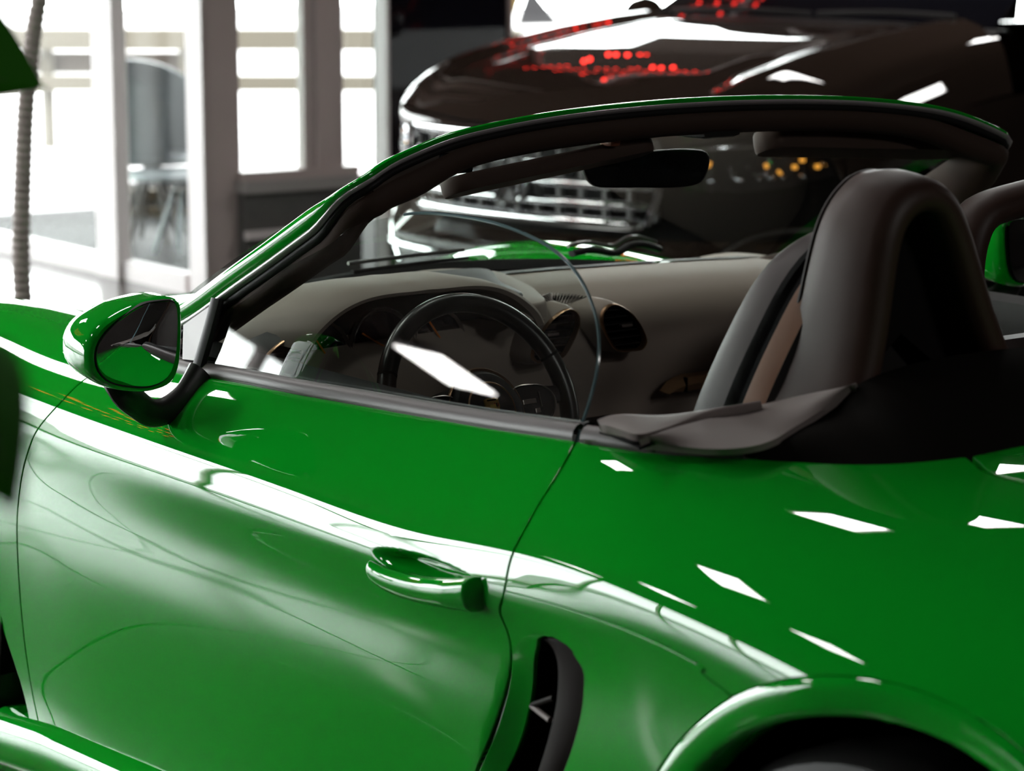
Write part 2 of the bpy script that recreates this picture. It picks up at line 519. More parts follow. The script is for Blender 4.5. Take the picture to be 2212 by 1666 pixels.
# pixel -> (x, t) on the surface
_gx, _gt = np.meshgrid(np.linspace(-.6, 3.0, 360), np.linspace(2.0, NT - 1, 180), indexing='ij')
_gx = _gx.ravel(); _gt = _gt.ravel()
_gp = S0(_gx, _gt); _gn = N0(_gx, _gt)
_gok = np.einsum('ij,ij->i', _gn, CAM_C - _gp) > 0
_guv = proj(_gp)


def xt(u, v):
    d = np.where(_gok, (_guv[:, 0] - u) ** 2 + (_guv[:, 1] - v) ** 2, 1e12)
    i = int(np.argmin(d))
    q = np.array([_gx[i], _gt[i]])
    for _ in range(8):
        f = proj(S0(q[:1], q[1:]))[0] - (u, v)
        e = 1e-4
        jx = (proj(S0(q[:1] + e, q[1:]))[0] - proj(S0(q[:1] - e, q[1:]))[0]) / (2 * e)
        jt = (proj(S0(q[:1], q[1:] + e))[0] - proj(S0(q[:1], q[1:] - e))[0]) / (2 * e)
        st = np.linalg.lstsq(np.stack([jx, jt], 1), -f, rcond=None)[0]
        q = q + np.clip(st, -.08, .08)
        if np.abs(f).max() < .02: break
    q[1] = np.clip(q[1], 0, NT - 1)
    return q


def trace(px, n=None, closed=False):
    q = np.array([xt(*p) for p in px])
    return q if n is None else spl(q, n, closed)


def inside(P, poly):
    x, y = P[:, 0], P[:, 1]
    c = np.zeros(len(P), bool)
    n = len(poly)
    for i in range(n):
        x1, y1 = poly[i]; x2, y2 = poly[(i + 1) % n]
        cond = ((y1 > y) != (y2 > y))
        xi = (x2 - x1) * (y - y1) / (y2 - y1 + 1e-15) + x1
        c ^= cond & (x < xi)
    return c


def segdist(P, poly):
    d = np.full(len(P), 1e9)
    n = len(poly)
    for i in range(n):
        a = poly[i]; b = poly[(i + 1) % n]
        ab = b - a; L = ab @ ab + 1e-15
        t = np.clip(((P - a) @ ab) / L, 0, 1)
        d = np.minimum(d, np.linalg.norm(P - a - t[:, None] * ab, axis=1))
    return d


def shrink(poly, g):
    """Move a closed 2-D loop inwards by g (negative for a hole)."""
    A = poly; n = len(A)
    area = .5 * np.sum(A[:, 0] * np.roll(A[:, 1], -1) - np.roll(A[:, 0], -1) * A[:, 1])
    s = 1 if area > 0 else -1
    e1 = A - np.roll(A, 1, 0); e2 = np.roll(A, -1, 0) - A
    e1 /= np.linalg.norm(e1, axis=1)[:, None] + 1e-12; e2 /= np.linalg.norm(e2, axis=1)[:, None] + 1e-12
    n1 = np.stack([-e1[:, 1], e1[:, 0]], -1) * s; n2 = np.stack([-e2[:, 1], e2[:, 0]], -1) * s
    m = n1 + n2
    m /= (np.einsum('ij,ij->i', m, n1) + .15)[:, None] + 1e-9
    k = np.linalg.norm(m, axis=1)
    m *= np.minimum(1, 1.6 / (k + 1e-9))[:, None]
    return A + m * g


def panel(name, loop, parent, m=None, holes=(), step=.014, gap=.003, flange=.040, mirror=False, f=None, nf=None, fine=None):
    """A pressed panel over the (x, t) loop: triangulated skin with true surface normals and turned-in edges."""
    f = f or S; nf = nf or SN
    sc = np.array([1, TSCALE])
    L = shrink(resample(np.asarray(loop) * sc, step * .7, True), gap)
    H = [shrink(resample(np.asarray(h) * sc, step * .5, True), -gap) for h in holes]
    lo, hi = L.min(0), L.max(0)
    gx, gy = np.meshgrid(np.arange(lo[0], hi[0], step), np.arange(lo[1], hi[1], step), indexing='ij')
    gx[:, ::2] += step / 2
    P = np.stack([gx.ravel(), gy.ravel()], -1)
    if fine is not None:            # denser points inside an ellipse (centre, radii, step)
        (fx, fy), (ra, rb), fs = fine
        e1 = ((P[:, 0] - fx) / ra) ** 2 + ((P[:, 1] - fy) / rb) ** 2
        hx, hy = np.meshgrid(np.arange(fx - ra, fx + ra, fs), np.arange(fy - rb, fy + rb, fs), indexing='ij')
        hx[:, ::2] += fs / 2
        Q = np.stack([hx.ravel(), hy.ravel()], -1)
        Q = Q[((Q[:, 0] - fx) / ra) ** 2 + ((Q[:, 1] - fy) / rb) ** 2 < .97]
        P = np.vstack([P[e1 > 1.03], Q])
    P = P[inside(P, L)]
    P = P[segdist(P, L) > step * .55]
    for h in H:
        P = P[~inside(P, h)]
        P = P[segdist(P, h) > step * .5]
    pts = [L] + H + [P]
    allp = np.vstack(pts)
    edges = []
    k = 0
    for q in [L] + H:
        n = len(q)
        edges += [(k + i, k + (i + 1) % n) for i in range(n)]
        k += n
    vo, eo, fo, _, _, _ = delaunay_2d_cdt([Vector(p) for p in allp], edges, [], 0, 1e-7)
    vo = np.array([(v.x, v.y) for v in vo])
    fo = [list(q) for q in fo]
    cen = np.array([vo[q].mean(0) for q in fo])
    ok = inside(cen, L)
    for h in H:
        ok &= ~inside(cen, h)
    F = [q for q, k2 in zip(fo, ok) if k2]
    V = f(vo[:, 0], vo[:, 1] / TSCALE)
    Nn = nf(vo[:, 0], vo[:, 1] / TSCALE)
    F2 = []
    for q in F:
        a, b, c = V[q[0]], V[q[1]], V[q[2]]
        F2.append(q if np.cross(b - a, c - a) @ Nn[q[0]] > 0 else q[::-1])
    V = list(V); Nn = list(Nn)
    for hi_, q in enumerate([L] + H):
        n = len(q)
        A = f(q[:, 0], q[:, 1] / TSCALE); an = nf(q[:, 0], q[:, 1] / TSCALE)
        Ai = shrink(q, .004 if hi_ == 0 else -.004)
        od = A - f(Ai[:, 0], Ai[:, 1] / TSCALE)
        od -= an * np.einsum('ij,ij->i', od, an)[:, None]
        od /= np.linalg.norm(od, axis=1)[:, None] + 1e-9
        b0 = len(V)
        rings = [(A, an), (A + od * .0008 - an * .0006, an * .75 + od * .66), (A + od * .0012 - an * .0018, an * .2 + od), (A + od * .0012 - an * flange, od)]
        for R_, n_ in rings:
            V += list(R_); Nn += list(n_ / np.linalg.norm(n_, axis=1)[:, None])
        for r in range(3):
            for i in range(n):
                a, b = b0 + r * n + i, b0 + r * n + (i + 1) % n
                qd = [a, b, b + n, a + n]
                fn = np.cross(V[qd[1]] - V[qd[0]], V[qd[3]] - V[qd[0]])
                F2.append(qd if fn @ Nn[a + n] > 0 else qd[::-1])
    V = np.array(V); Nn = np.array(Nn)
    if mirror:
        V = V * (1, -1, 1); Nn = Nn * (1, -1, 1)
        F2 = [q[::-1] for q in F2]
    return mesh_obj(name, V, F2, m or M_GREEN, parent, True, Nn)


car = thing('convertible_car', 'bright green two-seat convertible with its roof open, dark interior', 'car', (1.25, 0, 0))

# feature lines read off the photograph, as (x, t) on the surface
DOOR_F = trace([(238, 792), (180, 822), (138, 862), (100, 903), (66, 958), (48, 1020), (38, 1100), (38, 1200), (45, 1310), (57, 1420), (72, 1510), (85, 1572)], 40)
DOOR_R = trace([(1246, 952), (1225, 990), (1170, 1080), (1128, 1155), (1108, 1195), (1094, 1250), (1082, 1305), (1080, 1325), (1090, 1350), (1101, 1385), (1103, 1425), (1096, 1470), (1080, 1525), (1055, 1600), (1030, 1666)], 60)
_e = DOOR_R[-1] + (DOOR_R[-1] - DOOR_R[-4]) * np.array([1, 1]) * 4
DOOR_R = np.vstack([DOOR_R, [_e]])
SILL_T = 12.6
DOOR_R = DOOR_R[DOOR_R[:, 1] < SILL_T]
_dr = DOOR_R[-1]; _sl = (DOOR_R[-1] - DOOR_R[-6]) / (DOOR_R[-1, 1] - DOOR_R[-6, 1])
DOOR_R = np.vstack([DOOR_R, [_dr + _sl * (SILL_T - .25 - _dr[1])]])
BELT_F = trace([(395, 806), (520, 826), (640, 850), (760, 871), (880, 893), (1000, 914), (1120, 933), (1246, 952)], 30)
print('door front x', DOOR_F[0], DOOR_F[-1], 'rear', DOOR_R[0], DOOR_R[-1], 'belt t', BELT_F[:, 1].min(), BELT_F[:, 1].max())


def t_of_z(x, z, lo=4.5, hi=13.0):
    q = np.linspace(lo, hi, 500)
    zz = S0(np.full(500, x), q)[:, 2]
    i = int(np.argmin(np.abs(zz - z)))
    return q[i]


def Ssym(x, t):
    p = S0(x, np.abs(t))
    return p * np.stack([np.ones(len(p)), np.where(t < 0, -1., 1.), np.ones(len(p))], -1)


def Nsym(x, t):
    return N0(np.asarray(x, float), np.asarray(t, float), Ssym) * 1.0


HC = trace([(810, 1222), (920, 1240), (1035, 1275)])
HANDLE = (HC[1][0], HC[1][1] - .12, -.02, .130, .040)
INTAKE = np.array([xt(*p) for p in [(1173, 1378), (1195, 1380), (1212, 1389), (1237, 1415), (1254, 1442), (1259, 1469), (1257, 1509), (1244, 1576), (1217, 1657), (1170, 1775), (1120, 1890),
                                    (1060, 1905), (1018, 1895), (1030, 1830), (1055, 1745), (1079, 1664), (1096, 1617), (1120, 1539), (1136, 1482), (1150, 1422), (1160, 1392)]])
INTAKE = spl(INTAKE, 90, True)
_lf = np.array([xt(*p) for p in [(1150, 1422), (1079, 1664)]])
INTAKE_C = ((_lf[0][0] + .005, (_lf[1][0] - _lf[0][0]) / (_lf[1][1] - _lf[0][1])), _lf[0][1])
ARC_X, ARC_Z, ARC_R, ARC_LIP = 2.505, .335, .440, .398
SEAM = trace([(1086, 1274), (1093, 1277), (1157, 1294), (1264, 1328), (1362, 1365), (1429, 1395), (1479, 1420), (1516, 1453), (1559, 1488), (1596, 1522), (1622, 1546)], 40)


def arc_pts(a0, a1, n, r=ARC_R, cx=ARC_X, cz=ARC_Z):
    out = []
    for a in np.linspace(a0, a1, n):
        x = cx + r * math.cos(a); z = cz + r * math.sin(a)
        out.append((x, t_of_z(x, z)))
    return np.array(out)


# where the seam meets the arch
_sx = np.array([S0(q[:1], q[1:])[0] for q in SEAM])
_rr = np.hypot(_sx[:, 0] - ARC_X, _sx[:, 2] - ARC_Z)
_k = int(np.argmax(_rr < ARC_R)) if np.any(_rr < ARC_R) else len(SEAM)
SEAM = SEAM[:_k]
_p = S0(SEAM[-1:, 0], SEAM[-1:, 1])[0]
SEAM_A = math.atan2(_p[2] - ARC_Z, _p[0] - ARC_X)
_ks = int(np.argmin(np.abs(DOOR_R[:, 1] - SEAM[0][1])))

door = panel('door', np.vstack([[(.70, 3.98)], BELT_F[::1], DOOR_R[1:], DOOR_F[::-1]]), car, step=.012, fine=((HANDLE[0], HANDLE[1] * TSCALE), (.16, .07), .0035))
_low = [(x, 12.45) for x in (.42, .345)]
_arcf = []
for a in np.linspace(.0, PI, 24):
    x = .338 * math.cos(a) - .008; z = .345 + .345 * math.sin(a)
    _arcf.append((x, t_of_z(x, z)))
fender_loop = np.vstack([DOOR_F[::-1][:1] * 0 + DOOR_F[-1], DOOR_F[::-1][1:], [(.685, 3.98), (.62, 3.7), (.47, 3.02), (.2, 3.0), (-.2, 3.0), (-.55, 3.0), (-.85, 3.0), (-.85, 12.2), (-.5, 12.3)], np.array(_arcf)[::-1], _low])
fender = panel('front_fender', fender_loop, car, step=.016)
panel('front_fender', fender_loop, car, step=.03, mirror=True)
hood = panel('hood', np.array([(-.85, -2.97), (-.3, -2.97), (.25, -2.97), (.40, -2.97), (.395, -2), (.375, -1), (.37, 0), (.375, 1), (.395, 2), (.40, 2.97), (.25, 2.97), (-.3, 2.97), (-.85, 2.97)]), car, step=.03, f=Ssym, nf=Nsym)
COCK = trace([(1268, 957), (1340, 968), (1410, 977), (1530, 986), (1660, 993), (1800, 1001), (1900, 1002), (1990, 997), (2080, 987)], 40)
LIDS = trace([(2094, 987), (2115, 1005), (2150, 1025), (2212, 1043), (2290, 1062)], 14)
quarter_loop = np.vstack([DOOR_R[:_ks + 1], SEAM[1:], arc_pts(SEAM_A, -.25, 50)[1:], [(3.35, 11.5), (3.35, 8), (3.35, 4), (3.30, 2.2), (3.0, 2.1), (2.75, 2.05)], LIDS[::-1], COCK[::-1]])
quarter = panel('rear_fender', quarter_loop, car, step=.014)
panel('rear_fender', quarter_loop, car, step=.035, mirror=True)
_lf2 = np.vstack([LIDS, [(2.75, 2.02), (3.0, 2.05), (3.28, 2.15)]])
_xc = LIDS[0][0] + .012
lid_loop = np.vstack([_lf2, [(3.28, 0)], (_lf2 * (1, -1))[::-1], [(_xc - .003, -1.2), (_xc, -.6), (_xc, 0), (_xc, .6), (_xc - .003, 1.2)]])
panel('rear_lid', lid_loop, car, step=.03, f=Ssym, nf=Nsym)
side_loop = np.vstack([DOOR_R[_ks:], [(1.75, 12.35), (2.03, 12.3)], arc_pts(PI + .25, SEAM_A, 40), SEAM[::-1][1:-1]])
blade = panel('intake_panel', side_loop, car, step=.010, holes=[INTAKE])
panel('door', np.vstack([[(.70, 3.98)], BELT_F, DOOR_R[1:], DOOR_F[::-1]]), car, step=.04, mirror=True)
panel('intake_panel', side_loop, car, step=.03, mirror=True)


def arch_lip(parent, mir=1):
    G = []
    for a in np.linspace(PI + .2, -.2, 90):
        x = ARC_X + ARC_R * math.cos(a); z = ARC_Z + ARC_R * math.sin(a)
        t = t_of_z(x, z)
        p = S0([x], [t])[0]; n = N0(np.array([x]), np.array([t]))[0]
        rad = np.array([math.cos(a), 0, math.sin(a)])
        y1 = p[1] - .004
        c = np.array([ARC_X, 0, ARC_Z])
        col = [p - n * .012 + rad * .001, p + rad * .0005 - n * .001, p + n * .003 - rad * .006, np.r_[(c + rad * (ARC_R - .012))[0], y1, (c + rad * (ARC_R - .012))[2]]]
        for r, dy in ((ARC_LIP + .012, .001), (ARC_LIP + .004, .003), (ARC_LIP, .010), (ARC_LIP + .001, .05)):
            q = c + rad * r
            col.append(np.array([q[0], y1 + dy, q[2]]))
        G.append(col)
    G = np.array(G) * (1, mir, 1)
    return MB().grid(G).build('arch_lip', M_GREEN, parent, sharp=math.radians(50))


arch_lip(quarter)

# black liners, black sheet added so the panel gaps look shaded
b = MB()
q = np.linspace(PI + .3, -.3, 40)
for sgn in (1,):
    G = [[(ARC_X + r * math.cos(a), y, ARC_Z + r * math.sin(a)) for r, y in ((ARC_LIP + .012, -.87), (ARC_LIP + .012, -.55), (.02, -.55))] for a in q]
    b.grid(G)
b.build('wheel_arch_liner', M_GAP, car)
G = [[(.350 * math.cos(a) - .008, y, .345 + .356 * math.sin(a)) for y in (-.85, -.5)] + [(.02 * math.cos(a), -.5, .345 + .02 * math.sin(a))] for a in q]
MB().grid(G).build('wheel_arch_liner', M_GAP, car)
xs = np.linspace(.3, 2.02, 50); ts = np.linspace(4.15, 12.3, 40)
gx, gt = np.meshgrid(xs, ts, indexing='ij')
P = S0(gx.ravel(), gt.ravel()) - N0(gx.ravel(), gt.ravel()) * .045
keep = P.reshape(50, 40, 3)
P[:, 1] = np.where((P[:, 0] > 1.80), P[:, 1] + .035, P[:, 1])
b = MB().grid(P.reshape(50, 40, 3)); b.build('gap_shade_sheet', M_GAP, car)

# side sill: a rounded ledge standing proud under the door
G = []
for x in np.linspace(.30, 2.02, 50):
    zt = np.interp(x, [.3, .52, .89, 1.64, 2.02], [.168, .196, .222, .245, .25]) + 0.0
    col = []
    for dy, dz in ((.05, .0), (.012, .0), (-.006, -.006), (-.020, -.022), (-.026, -.045), (-.022, -.075), (-.004, -.115), (.03, -.13), (.10, -.14)):
        col.append((x, -.846 + dy, zt + .004 + dz))
    G.append(col)
MB().grid(G).build('side_sill', M_GREEN, car, sharp=math.radians(80))

# rounded nose closing the front
G = []
for x, k in ((-.856, 1.0), (-.90, 1.0), (-.95, 1.0), (-.985, .94), (-1.00, .80), (-1.005, .4)):
    t = np.linspace(-12.4, 12.4, 80)
    p = Ssym(np.full(80, max(x, -.95)), t); p[:, 0] = x
    c = np.array((x, 0, .42))
    G.append(c + (p - c) * k)
MB().grid(np.array(G)).build('front_bumper', M_GREEN, car, sharp=math.radians(80))
# ------------------------------------------------------------------ belt trims
def belt_trim(name, C, mir=1, parent=None):
    G = []
    p = S0(C[:, 0], C[:, 1])
    for i in range(len(p)):
        a = p[i]
        col = [a + np.array((0, dy, dz)) for dy, dz in ((.006, -.006), (-.002, -.002), (-.0035, .004), (-.001, .012), (.004, .0175), (.010, .0195), (.014, .0175), (.016, .010))]
        G.append(col)
    return MB().grid(np.array(G) * (1, mir, 1), cap=False).build(name, M_TRIM, parent, sharp=math.radians(60))


def belt_seal(C, parent, mir=1):
    G = []
    p = S0(C[:, 0], C[:, 1])
    for a in p:
        G.append([a + np.array((0, dy, dz)) for dy, dz in ((.015, .012), (.017, .0185), (.024, .020), (.032, .017), (.034, .004))])
    return MB().grid(np.array(G) * (1, mir, 1)).build('window_seal', M_RUBBER, parent, sharp=math.radians(60))


_bx = np.r_[np.linspace(.62, BELT_F[0][0] - .03, 6), BELT_F[:-1, 0], [BELT_F[-1, 0] - .006]]
_bt = np.r_[np.full(6, BELT_F[0][1]), BELT_F[:, 1]]
BELT = np.stack([_bx, _bt], -1)
belt_trim('belt_trim', BELT, 1, door)
belt_seal(BELT, door)
_q = trace([(1256, 954), (1330, 965), (1410, 977), (1480, 983), (1560, 988), (1610, 990)], 24)
belt_trim('belt_trim', _q, 1, quarter)
MB().lathe([(.001, .004), (.004, .003), (.005, 0), (.005, -.006)], at(1410, 968, y=-.752), (0, -1, .3), 12).build('screw_cap', M_RUBBER, quarter)

# ------------------------------------------------------------------ windscreen frame
def hdr_x(y):
    return 1.205 + .06 * y * y


_hy = [-.675, -.64, -.59, -.53, -.45, -.34, -.21, -.07, .07, .21, .34, .45, .53, .59, .64, .675]
_hz = np.interp(np.abs(_hy), [0, .07, .21, .34, .45, .53, .59, .64, .675], [1.259, 1.2585, 1.2545, 1.2465, 1.235, 1.222, 1.206, 1.189, 1.172])
_pil = [(.40, -.752, .800), (.52, -.748, .848), at(395, 660, y=-.737), at(480, 598, y=-.731), at(560, 540, y=-.724), at(650, 473, y=-.713), at(705, 432, y=-.705), at(745, 403, y=-.693)]
_path = [tuple(p) for p in _pil] + [(hdr_x(y), y, z) for y, z in zip(_hy, _hz)]
_path += [(p[0], -p[1], p[2]) for p in _path[:len(_pil)]][::-1]
FR = spl(_path, 170)
_T = np.gradient(FR, axis=0); _T /= np.linalg.norm(_T, axis=1)[:, None]
_nn = np.array([(-.425, 0, .905)] * len(FR)) + np.stack([0 * FR[:, 1], .25 * FR[:, 1], 0 * FR[:, 1]], -1)
_nn -= _T * np.einsum('ij,ij->i', _nn, _T)[:, None]; _nn /= np.linalg.norm(_nn, axis=1)[:, None]
_NN = np.cross(_T, _nn)
# corner swelling of the inner lining
_s = np.abs(FR[:, 1])
_head = np.clip((FR[:, 0] - 1.10) / .10, 0, 1)
_hdr = sstep(1.13, 1.215, FR[:, 0])
_corner = np.exp(-((_s - .60) / .09) ** 2) * _head


def _flat(b, h):
    # over the header the outer skin is a thin edge and the lining takes most of the height
    return b * (1 - h) + h * np.interp(b, [-.08, -.045, -.031, -.0165, .0, .009], [-.056, -.024, -.0145, -.0065, -.001, .003])


def sweep(prof, k=None):
    k = np.zeros(len(FR)) if k is None else k
    return np.array([[FR[i] + a * _NN[i] + (_flat(b, _hdr[i]) * (1 + k[i])) * _nn[i] for a, b in prof] for i in range(len(FR))])


frame = MB().grid(sweep([(-.070, .002), (-.050, .006), (-.030, .0085), (-.014, .009), (-.004, .006), (.002, .0), (.0035, -.008), (.002, -.0165), (-.001, -.021)])).build('windscreen_frame', M_GREEN, car, sharp=math.radians(80))
MB().grid(sweep([(-.002, -.0195), (.0035, -.0205), (.006, -.023), (.006, -.027), (.003, -.0295), (-.004, -.031)])).build('drip_rail', mat('bright_drip_rail', (.40, .37, .38), .16, spec=.9, coat=.6), frame, sharp=math.radians(80))
M_LINING = mat('dark_brown_lining', (.060, .036, .027), .72, spec=.3, bump=(700, .15, .0004))
MB().grid(sweep([(-.004, -.029), (.000, -.034), (-.001, -.041), (-.006, -.045), (-.008, -.044)])).build('roof_seal', M_RUBBER, frame, sharp=math.radians(80))
lining = MB().grid(sweep([(-.006, -.043), (-.004, -.048), (-.007, -.060), (-.018, -.070), (-.036, -.072), (-.058, -.055), (-.074, -.022), (-.074, .0)], .32 * _corner)).build('frame_lining', M_LINING, frame, sharp=math.radians(80))
# windscreen: a bowed pane from header to cowl
G = []
for sy in np.linspace(-1, 1, 41):
    y0 = sy * .655
    top = np.array([hdr_x(y0) - .035, y0, np.interp(abs(y0), [0, .21, .34, .45, .53, .59, .655], [1.243, 1.238, 1.230, 1.218, 1.205, 1.19, 1.165]) - .008])
    bot = np.array([.39 + .16 * sy ** 2, sy * .70, .893 - .055 * sy ** 2])
    G.append([bot + (top - bot) * q + np.array([-.425, 0, .905]) * .018 * math.sin(PI * q) for q in np.linspace(0, 1, 16)])
M_WSCREEN = glass_mat('windscreen_glass', (.82, .87, .83), 1.12)
G = np.array(G)
MB().grid(G).build('windscreen', M_WSCREEN, car)
# cowl strip and wipers under its lower edge
b = MB()
G2 = [[(x_ + .16 * sy ** 2 + dx, sy * .70, z_ - .055 * sy ** 2) for x_, z_, dx in ((.345, .858, 0), (.385, .905, 0), (.43, .909, 0), (.47, .896, 0))] for sy in np.linspace(-1, 1, 30)]
b.grid(G2)
b.build('cowl', M_GAP, car)
for k, pts in enumerate(([at(1235, 553, x=.43), at(1290, 545, x=.42), at(1345, 545, x=.41), at(1350, 541, x=.41), at(1425, 543, x=.41)], [at(760, 592, x=.43), at(900, 574, x=.42), at(1010, 562, x=.42)])):
    P = spl(np.array(pts) + (0, 0, .004), 16)
    wp = MB().tube(P, .010 if k == 0 else .005, 8, flat=.7).build('wiper', M_RUBBER, car)
    MB().tube(P + np.array((-.012, 0, .014)), .004, 6).build('wiper_blade', mat('wiper_metal', (.25, .24, .23), .35, metal=.6), wp)

# ------------------------------------------------------------------ mirrors on the doors
def door_mirror(parent, mir, glassm):
    out = [(374, 642), (389, 650), (394, 674), (395, 710), (394, 747), (389, 792), (372, 828), (345, 842), (311, 849), (284, 848), (257, 844), (232, 837), (209, 825), (193, 806), (187, 785), (187, 760), (193, 735), (204, 715), (220, 698), (247, 680), (284, 660), (329, 647), (355, 642)]
    nrm = np.array((.985, .03, .05)); nrm /= np.linalg.norm(nrm)
    p0 = at(300, 745, x=1.03)
    L = spl(np.array([atp(*p, p0, nrm) for p in out]), 64, True)
    c = L.mean(0)
    fwd = np.array((-1., -.02, .0))
    rings = []
    for s, d, dz in ((.80, .0, 0), (.915, -.004, 0), (.955, .000, 0), (.985, .004, 0), (1.0, .012, 0), (1.0, .022, 0), (.985, .045, .002), (.95, .070, .003), (.87, .095, .002), (.72, .115, 0), (.50, .128, -.003), (.25, .134, -.004), (.02, .136, -.004)):
        rings.append(c + (L - c) * s + fwd * d + (0, 0, dz))
    G = np.array(rings) * (1, mir, 1)
    m = MB().grid(G, cv=True).build('side_mirror', M_GREEN, parent, sharp=math.radians(75))
    g = c + (L - c) * .885 - fwd * .0065
    gl = [(373, 655), (378, 676), (378, 728), (372, 782), (360, 812), (329, 832), (275, 833), (238, 824), (214, 800), (208, 765), (217, 738), (242, 707), (284, 672), (311, 658), (345, 652)]
    Lg = spl(np.array([atp(*p, p0 - fwd * .003, nrm) for p in gl]), 48, True)
    cg = Lg.mean(0)
    tilt = np.array((-.0, .055, .02)) if glassm else 0
    gn_ = np.array((.992, -.115, .055))
    def tl(P):          # the glass is set at its own angle inside the shell
        Q = P - cg
        return P - nrm * (Q @ (gn_ / (gn_ @ nrm)))[..., None] * .8
    G = np.array([tl(cg + (Lg - cg) * s) + nrm * .003 * (1 - s * s) for s in (1.0, .85, .6, .3, .01)]) * (1, mir, 1)
    MB().grid(G, cv=True).build('mirror_glass', M_MIRROR, m)
    G = np.array([cg + (Lg - cg) * s - nrm * d for s, d in ((1.0, -.001), (1.03, -.0025), (1.045, .0), (1.05, .006))]) * (1, mir, 1)
    MB().grid(G, cv=True).build('glass_surround', M_RUBBER, m)
    # V-shaped foot
    a = at(262, 842, x=.985); e = at(330, 893, x=.955); f = at(392, 815, x=.93)
    f = f + np.array((.0, .035, .0))
    P = spl([a + np.array((-.02, .0, .015)), a, (a + e) / 2 + (0, 0, -.004), e, (e + f) / 2 + (0, .004, -.012), f], 24)
    r = np.interp(np.linspace(0, 1, 24), [0, .25, .55, .8, 1], [.024, .023, .021, .022, .028])
    MB().tube(P * (1, mir, 1), r, 16, flat=.62, up=(1, 0, 0)).build('mirror_foot', M_PLASTIC, m)
    # black lower shell
    lo = (L[:, 2] < c[2] - .045)
    if mir < 0:
        for o_ in [m] + list(m.children):
            o_.data.transform(Matrix.Translation((.01, .028, 0)))
    return m


M_MIRROR = mat('mirror_glass', (.80, .82, .84), .01, metal=1.0)
door_mirror(car, 1, True)
door_mirror(car, -1, False)

# quarter-light sail, its post, and the frameless side window
gn = np.array((0, -.955, .295)); gn /= np.linalg.norm(gn)
gp = np.array((1.4, -.738, .93))
edge = [(452, 790), (462, 745), (480, 700), (500, 672), (540, 640), (600, 592), (680, 535), (745, 497), (820, 474), (895, 461), (985, 466), (1076, 484), (1150, 513), (1210, 551), (1252, 600), (1280, 660), (1292, 710), (1294, 760), (1285, 825), (1268, 885), (1250, 938), (1244, 958)]
L = spl(np.array([atp(*p, gp, gn) for p in edge]), 90)
low = np.array([[x, -.738 + (z - .93) * .295 / .955, z] for x, z in ((1.78, .86), (1.5, .845), (1.2, .83), (.90, .83))])
loop = np.vstack([L, low])
cen = np.array([1.35, 0, .96]); cen[1] = -.738 + (.96 - .93) * .309
rings = [loop, cen + (loop - cen) * .992, cen + (loop - cen) * .6, cen + (loop - cen) * .01]
M_SIDE = glass_mat('side_glass', (.80, .85, .83), 1.62)
G = np.array(rings)
pane = MB().grid(G, cv=True).build('side_window', M_SIDE, door)
e1 = L[40:]
MB().tube(e1 + gn * .0, .0024, 6).build('glass_edge', mat('glass_edge', (.10, .16, .17), .15, spec=.8), pane)
# sail panel (pale, satin) between pillar and post
sl = [at(394, 776, y=-.765), at(396, 702, y=-.748), at(462, 655, y=-.738), at(432, 780, y=-.765)]
nn = np.array((0, .012, 0))
MB().prism(sl, nn).build('sail_panel', mat('satin_grey_panel', (.36, .32, .335), .4), door, smooth=False)
MB().tube(spl([at(470, 646, y=-.738), at(456, 700, y=-.75), at(430, 790, y=-.766)], 12), .0135, 10, flat=.6).build('window_post', M_RUBBER, door)

# ------------------------------------------------------------------ dashboard
M_DASH = mat('dark_grey_leather', (.31, .255, .215), .6, spec=.3, bump=(900, .25, .0006))
M_DASHD = mat('black_leather', (.016, .014, .013), .55, spec=.35, bump=(900, .25, .0006))
M_BRONZE = mat('bronze_trim', (.45, .27, .16), .30, metal=.9)
M_SATIN = mat('galvano_silver', (.45, .40, .37), .28, metal=.9)
PROF = np.array([(.47, .880), (.55, .897), (.65, .904), (.73, .903), (.785, .893), (.825, .872), (.848, .842), (.856, .805), (.850, .765), (.832, .725), (.815, .69), (.82, .62), (.86, .50), (.90, .34)])
ys = np.linspace(-.72, .72, 90)
G = []
for y in ys:
    q = spl(PROF, 40)
    e = np.clip((abs(y) - .62) / .10, 0, 1)
    G.append([(x - .10 * e * e, y, z - .018 * (y / .72) ** 2) for x, z in q])
dash = MB().grid(G).build('dashboard', M_DASH, car)
# darker upper shelf strip near the screen
b = MB()
G = [[(x, y, z - .018 * (y / .72) ** 2 + .002) for x, z in ((.475, .885), (.53, .897), (.59, .9025))] for y in np.linspace(-.69, .69, 40)]
MB().grid(G).build('defroster_strip', M_DASHD, dash)


def slab(px, z, h, name, m, parent, n=50):
    L = spl(np.array([at(*p, z=z) for p in px]), n, True)
    c = L.mean(0)
    G = [c + (L - c) * s + (0, 0, d) for s, d in ((1.02, -.02), (1.0, 0), (.985, h * .8), (.96, h), (.5, h * 1.1), (.01, h * 1.1))]
    return MB().grid(G, cv=True).build(name, m, parent, sharp=math.radians(50))


cp = slab([(876, 597), (960, 586), (1060, 590), (1110, 606), (1150, 626), (1175, 648), (1172, 661), (1140, 666), (1060, 655), (960, 628)], .905, .006, 'centre_pad', M_DASH, dash)
slab([(888, 594), (960, 587), (1032, 583), (1075, 605), (1124, 633), (1124, 640), (1098, 642), (1000, 622)], .913, .004, 'speaker_cover', M_DASHD, dash)

def dash_z(x, y):
    return np.interp(x, PROF[:11, 0], PROF[:11, 1]) - .018 * (y / .72) ** 2


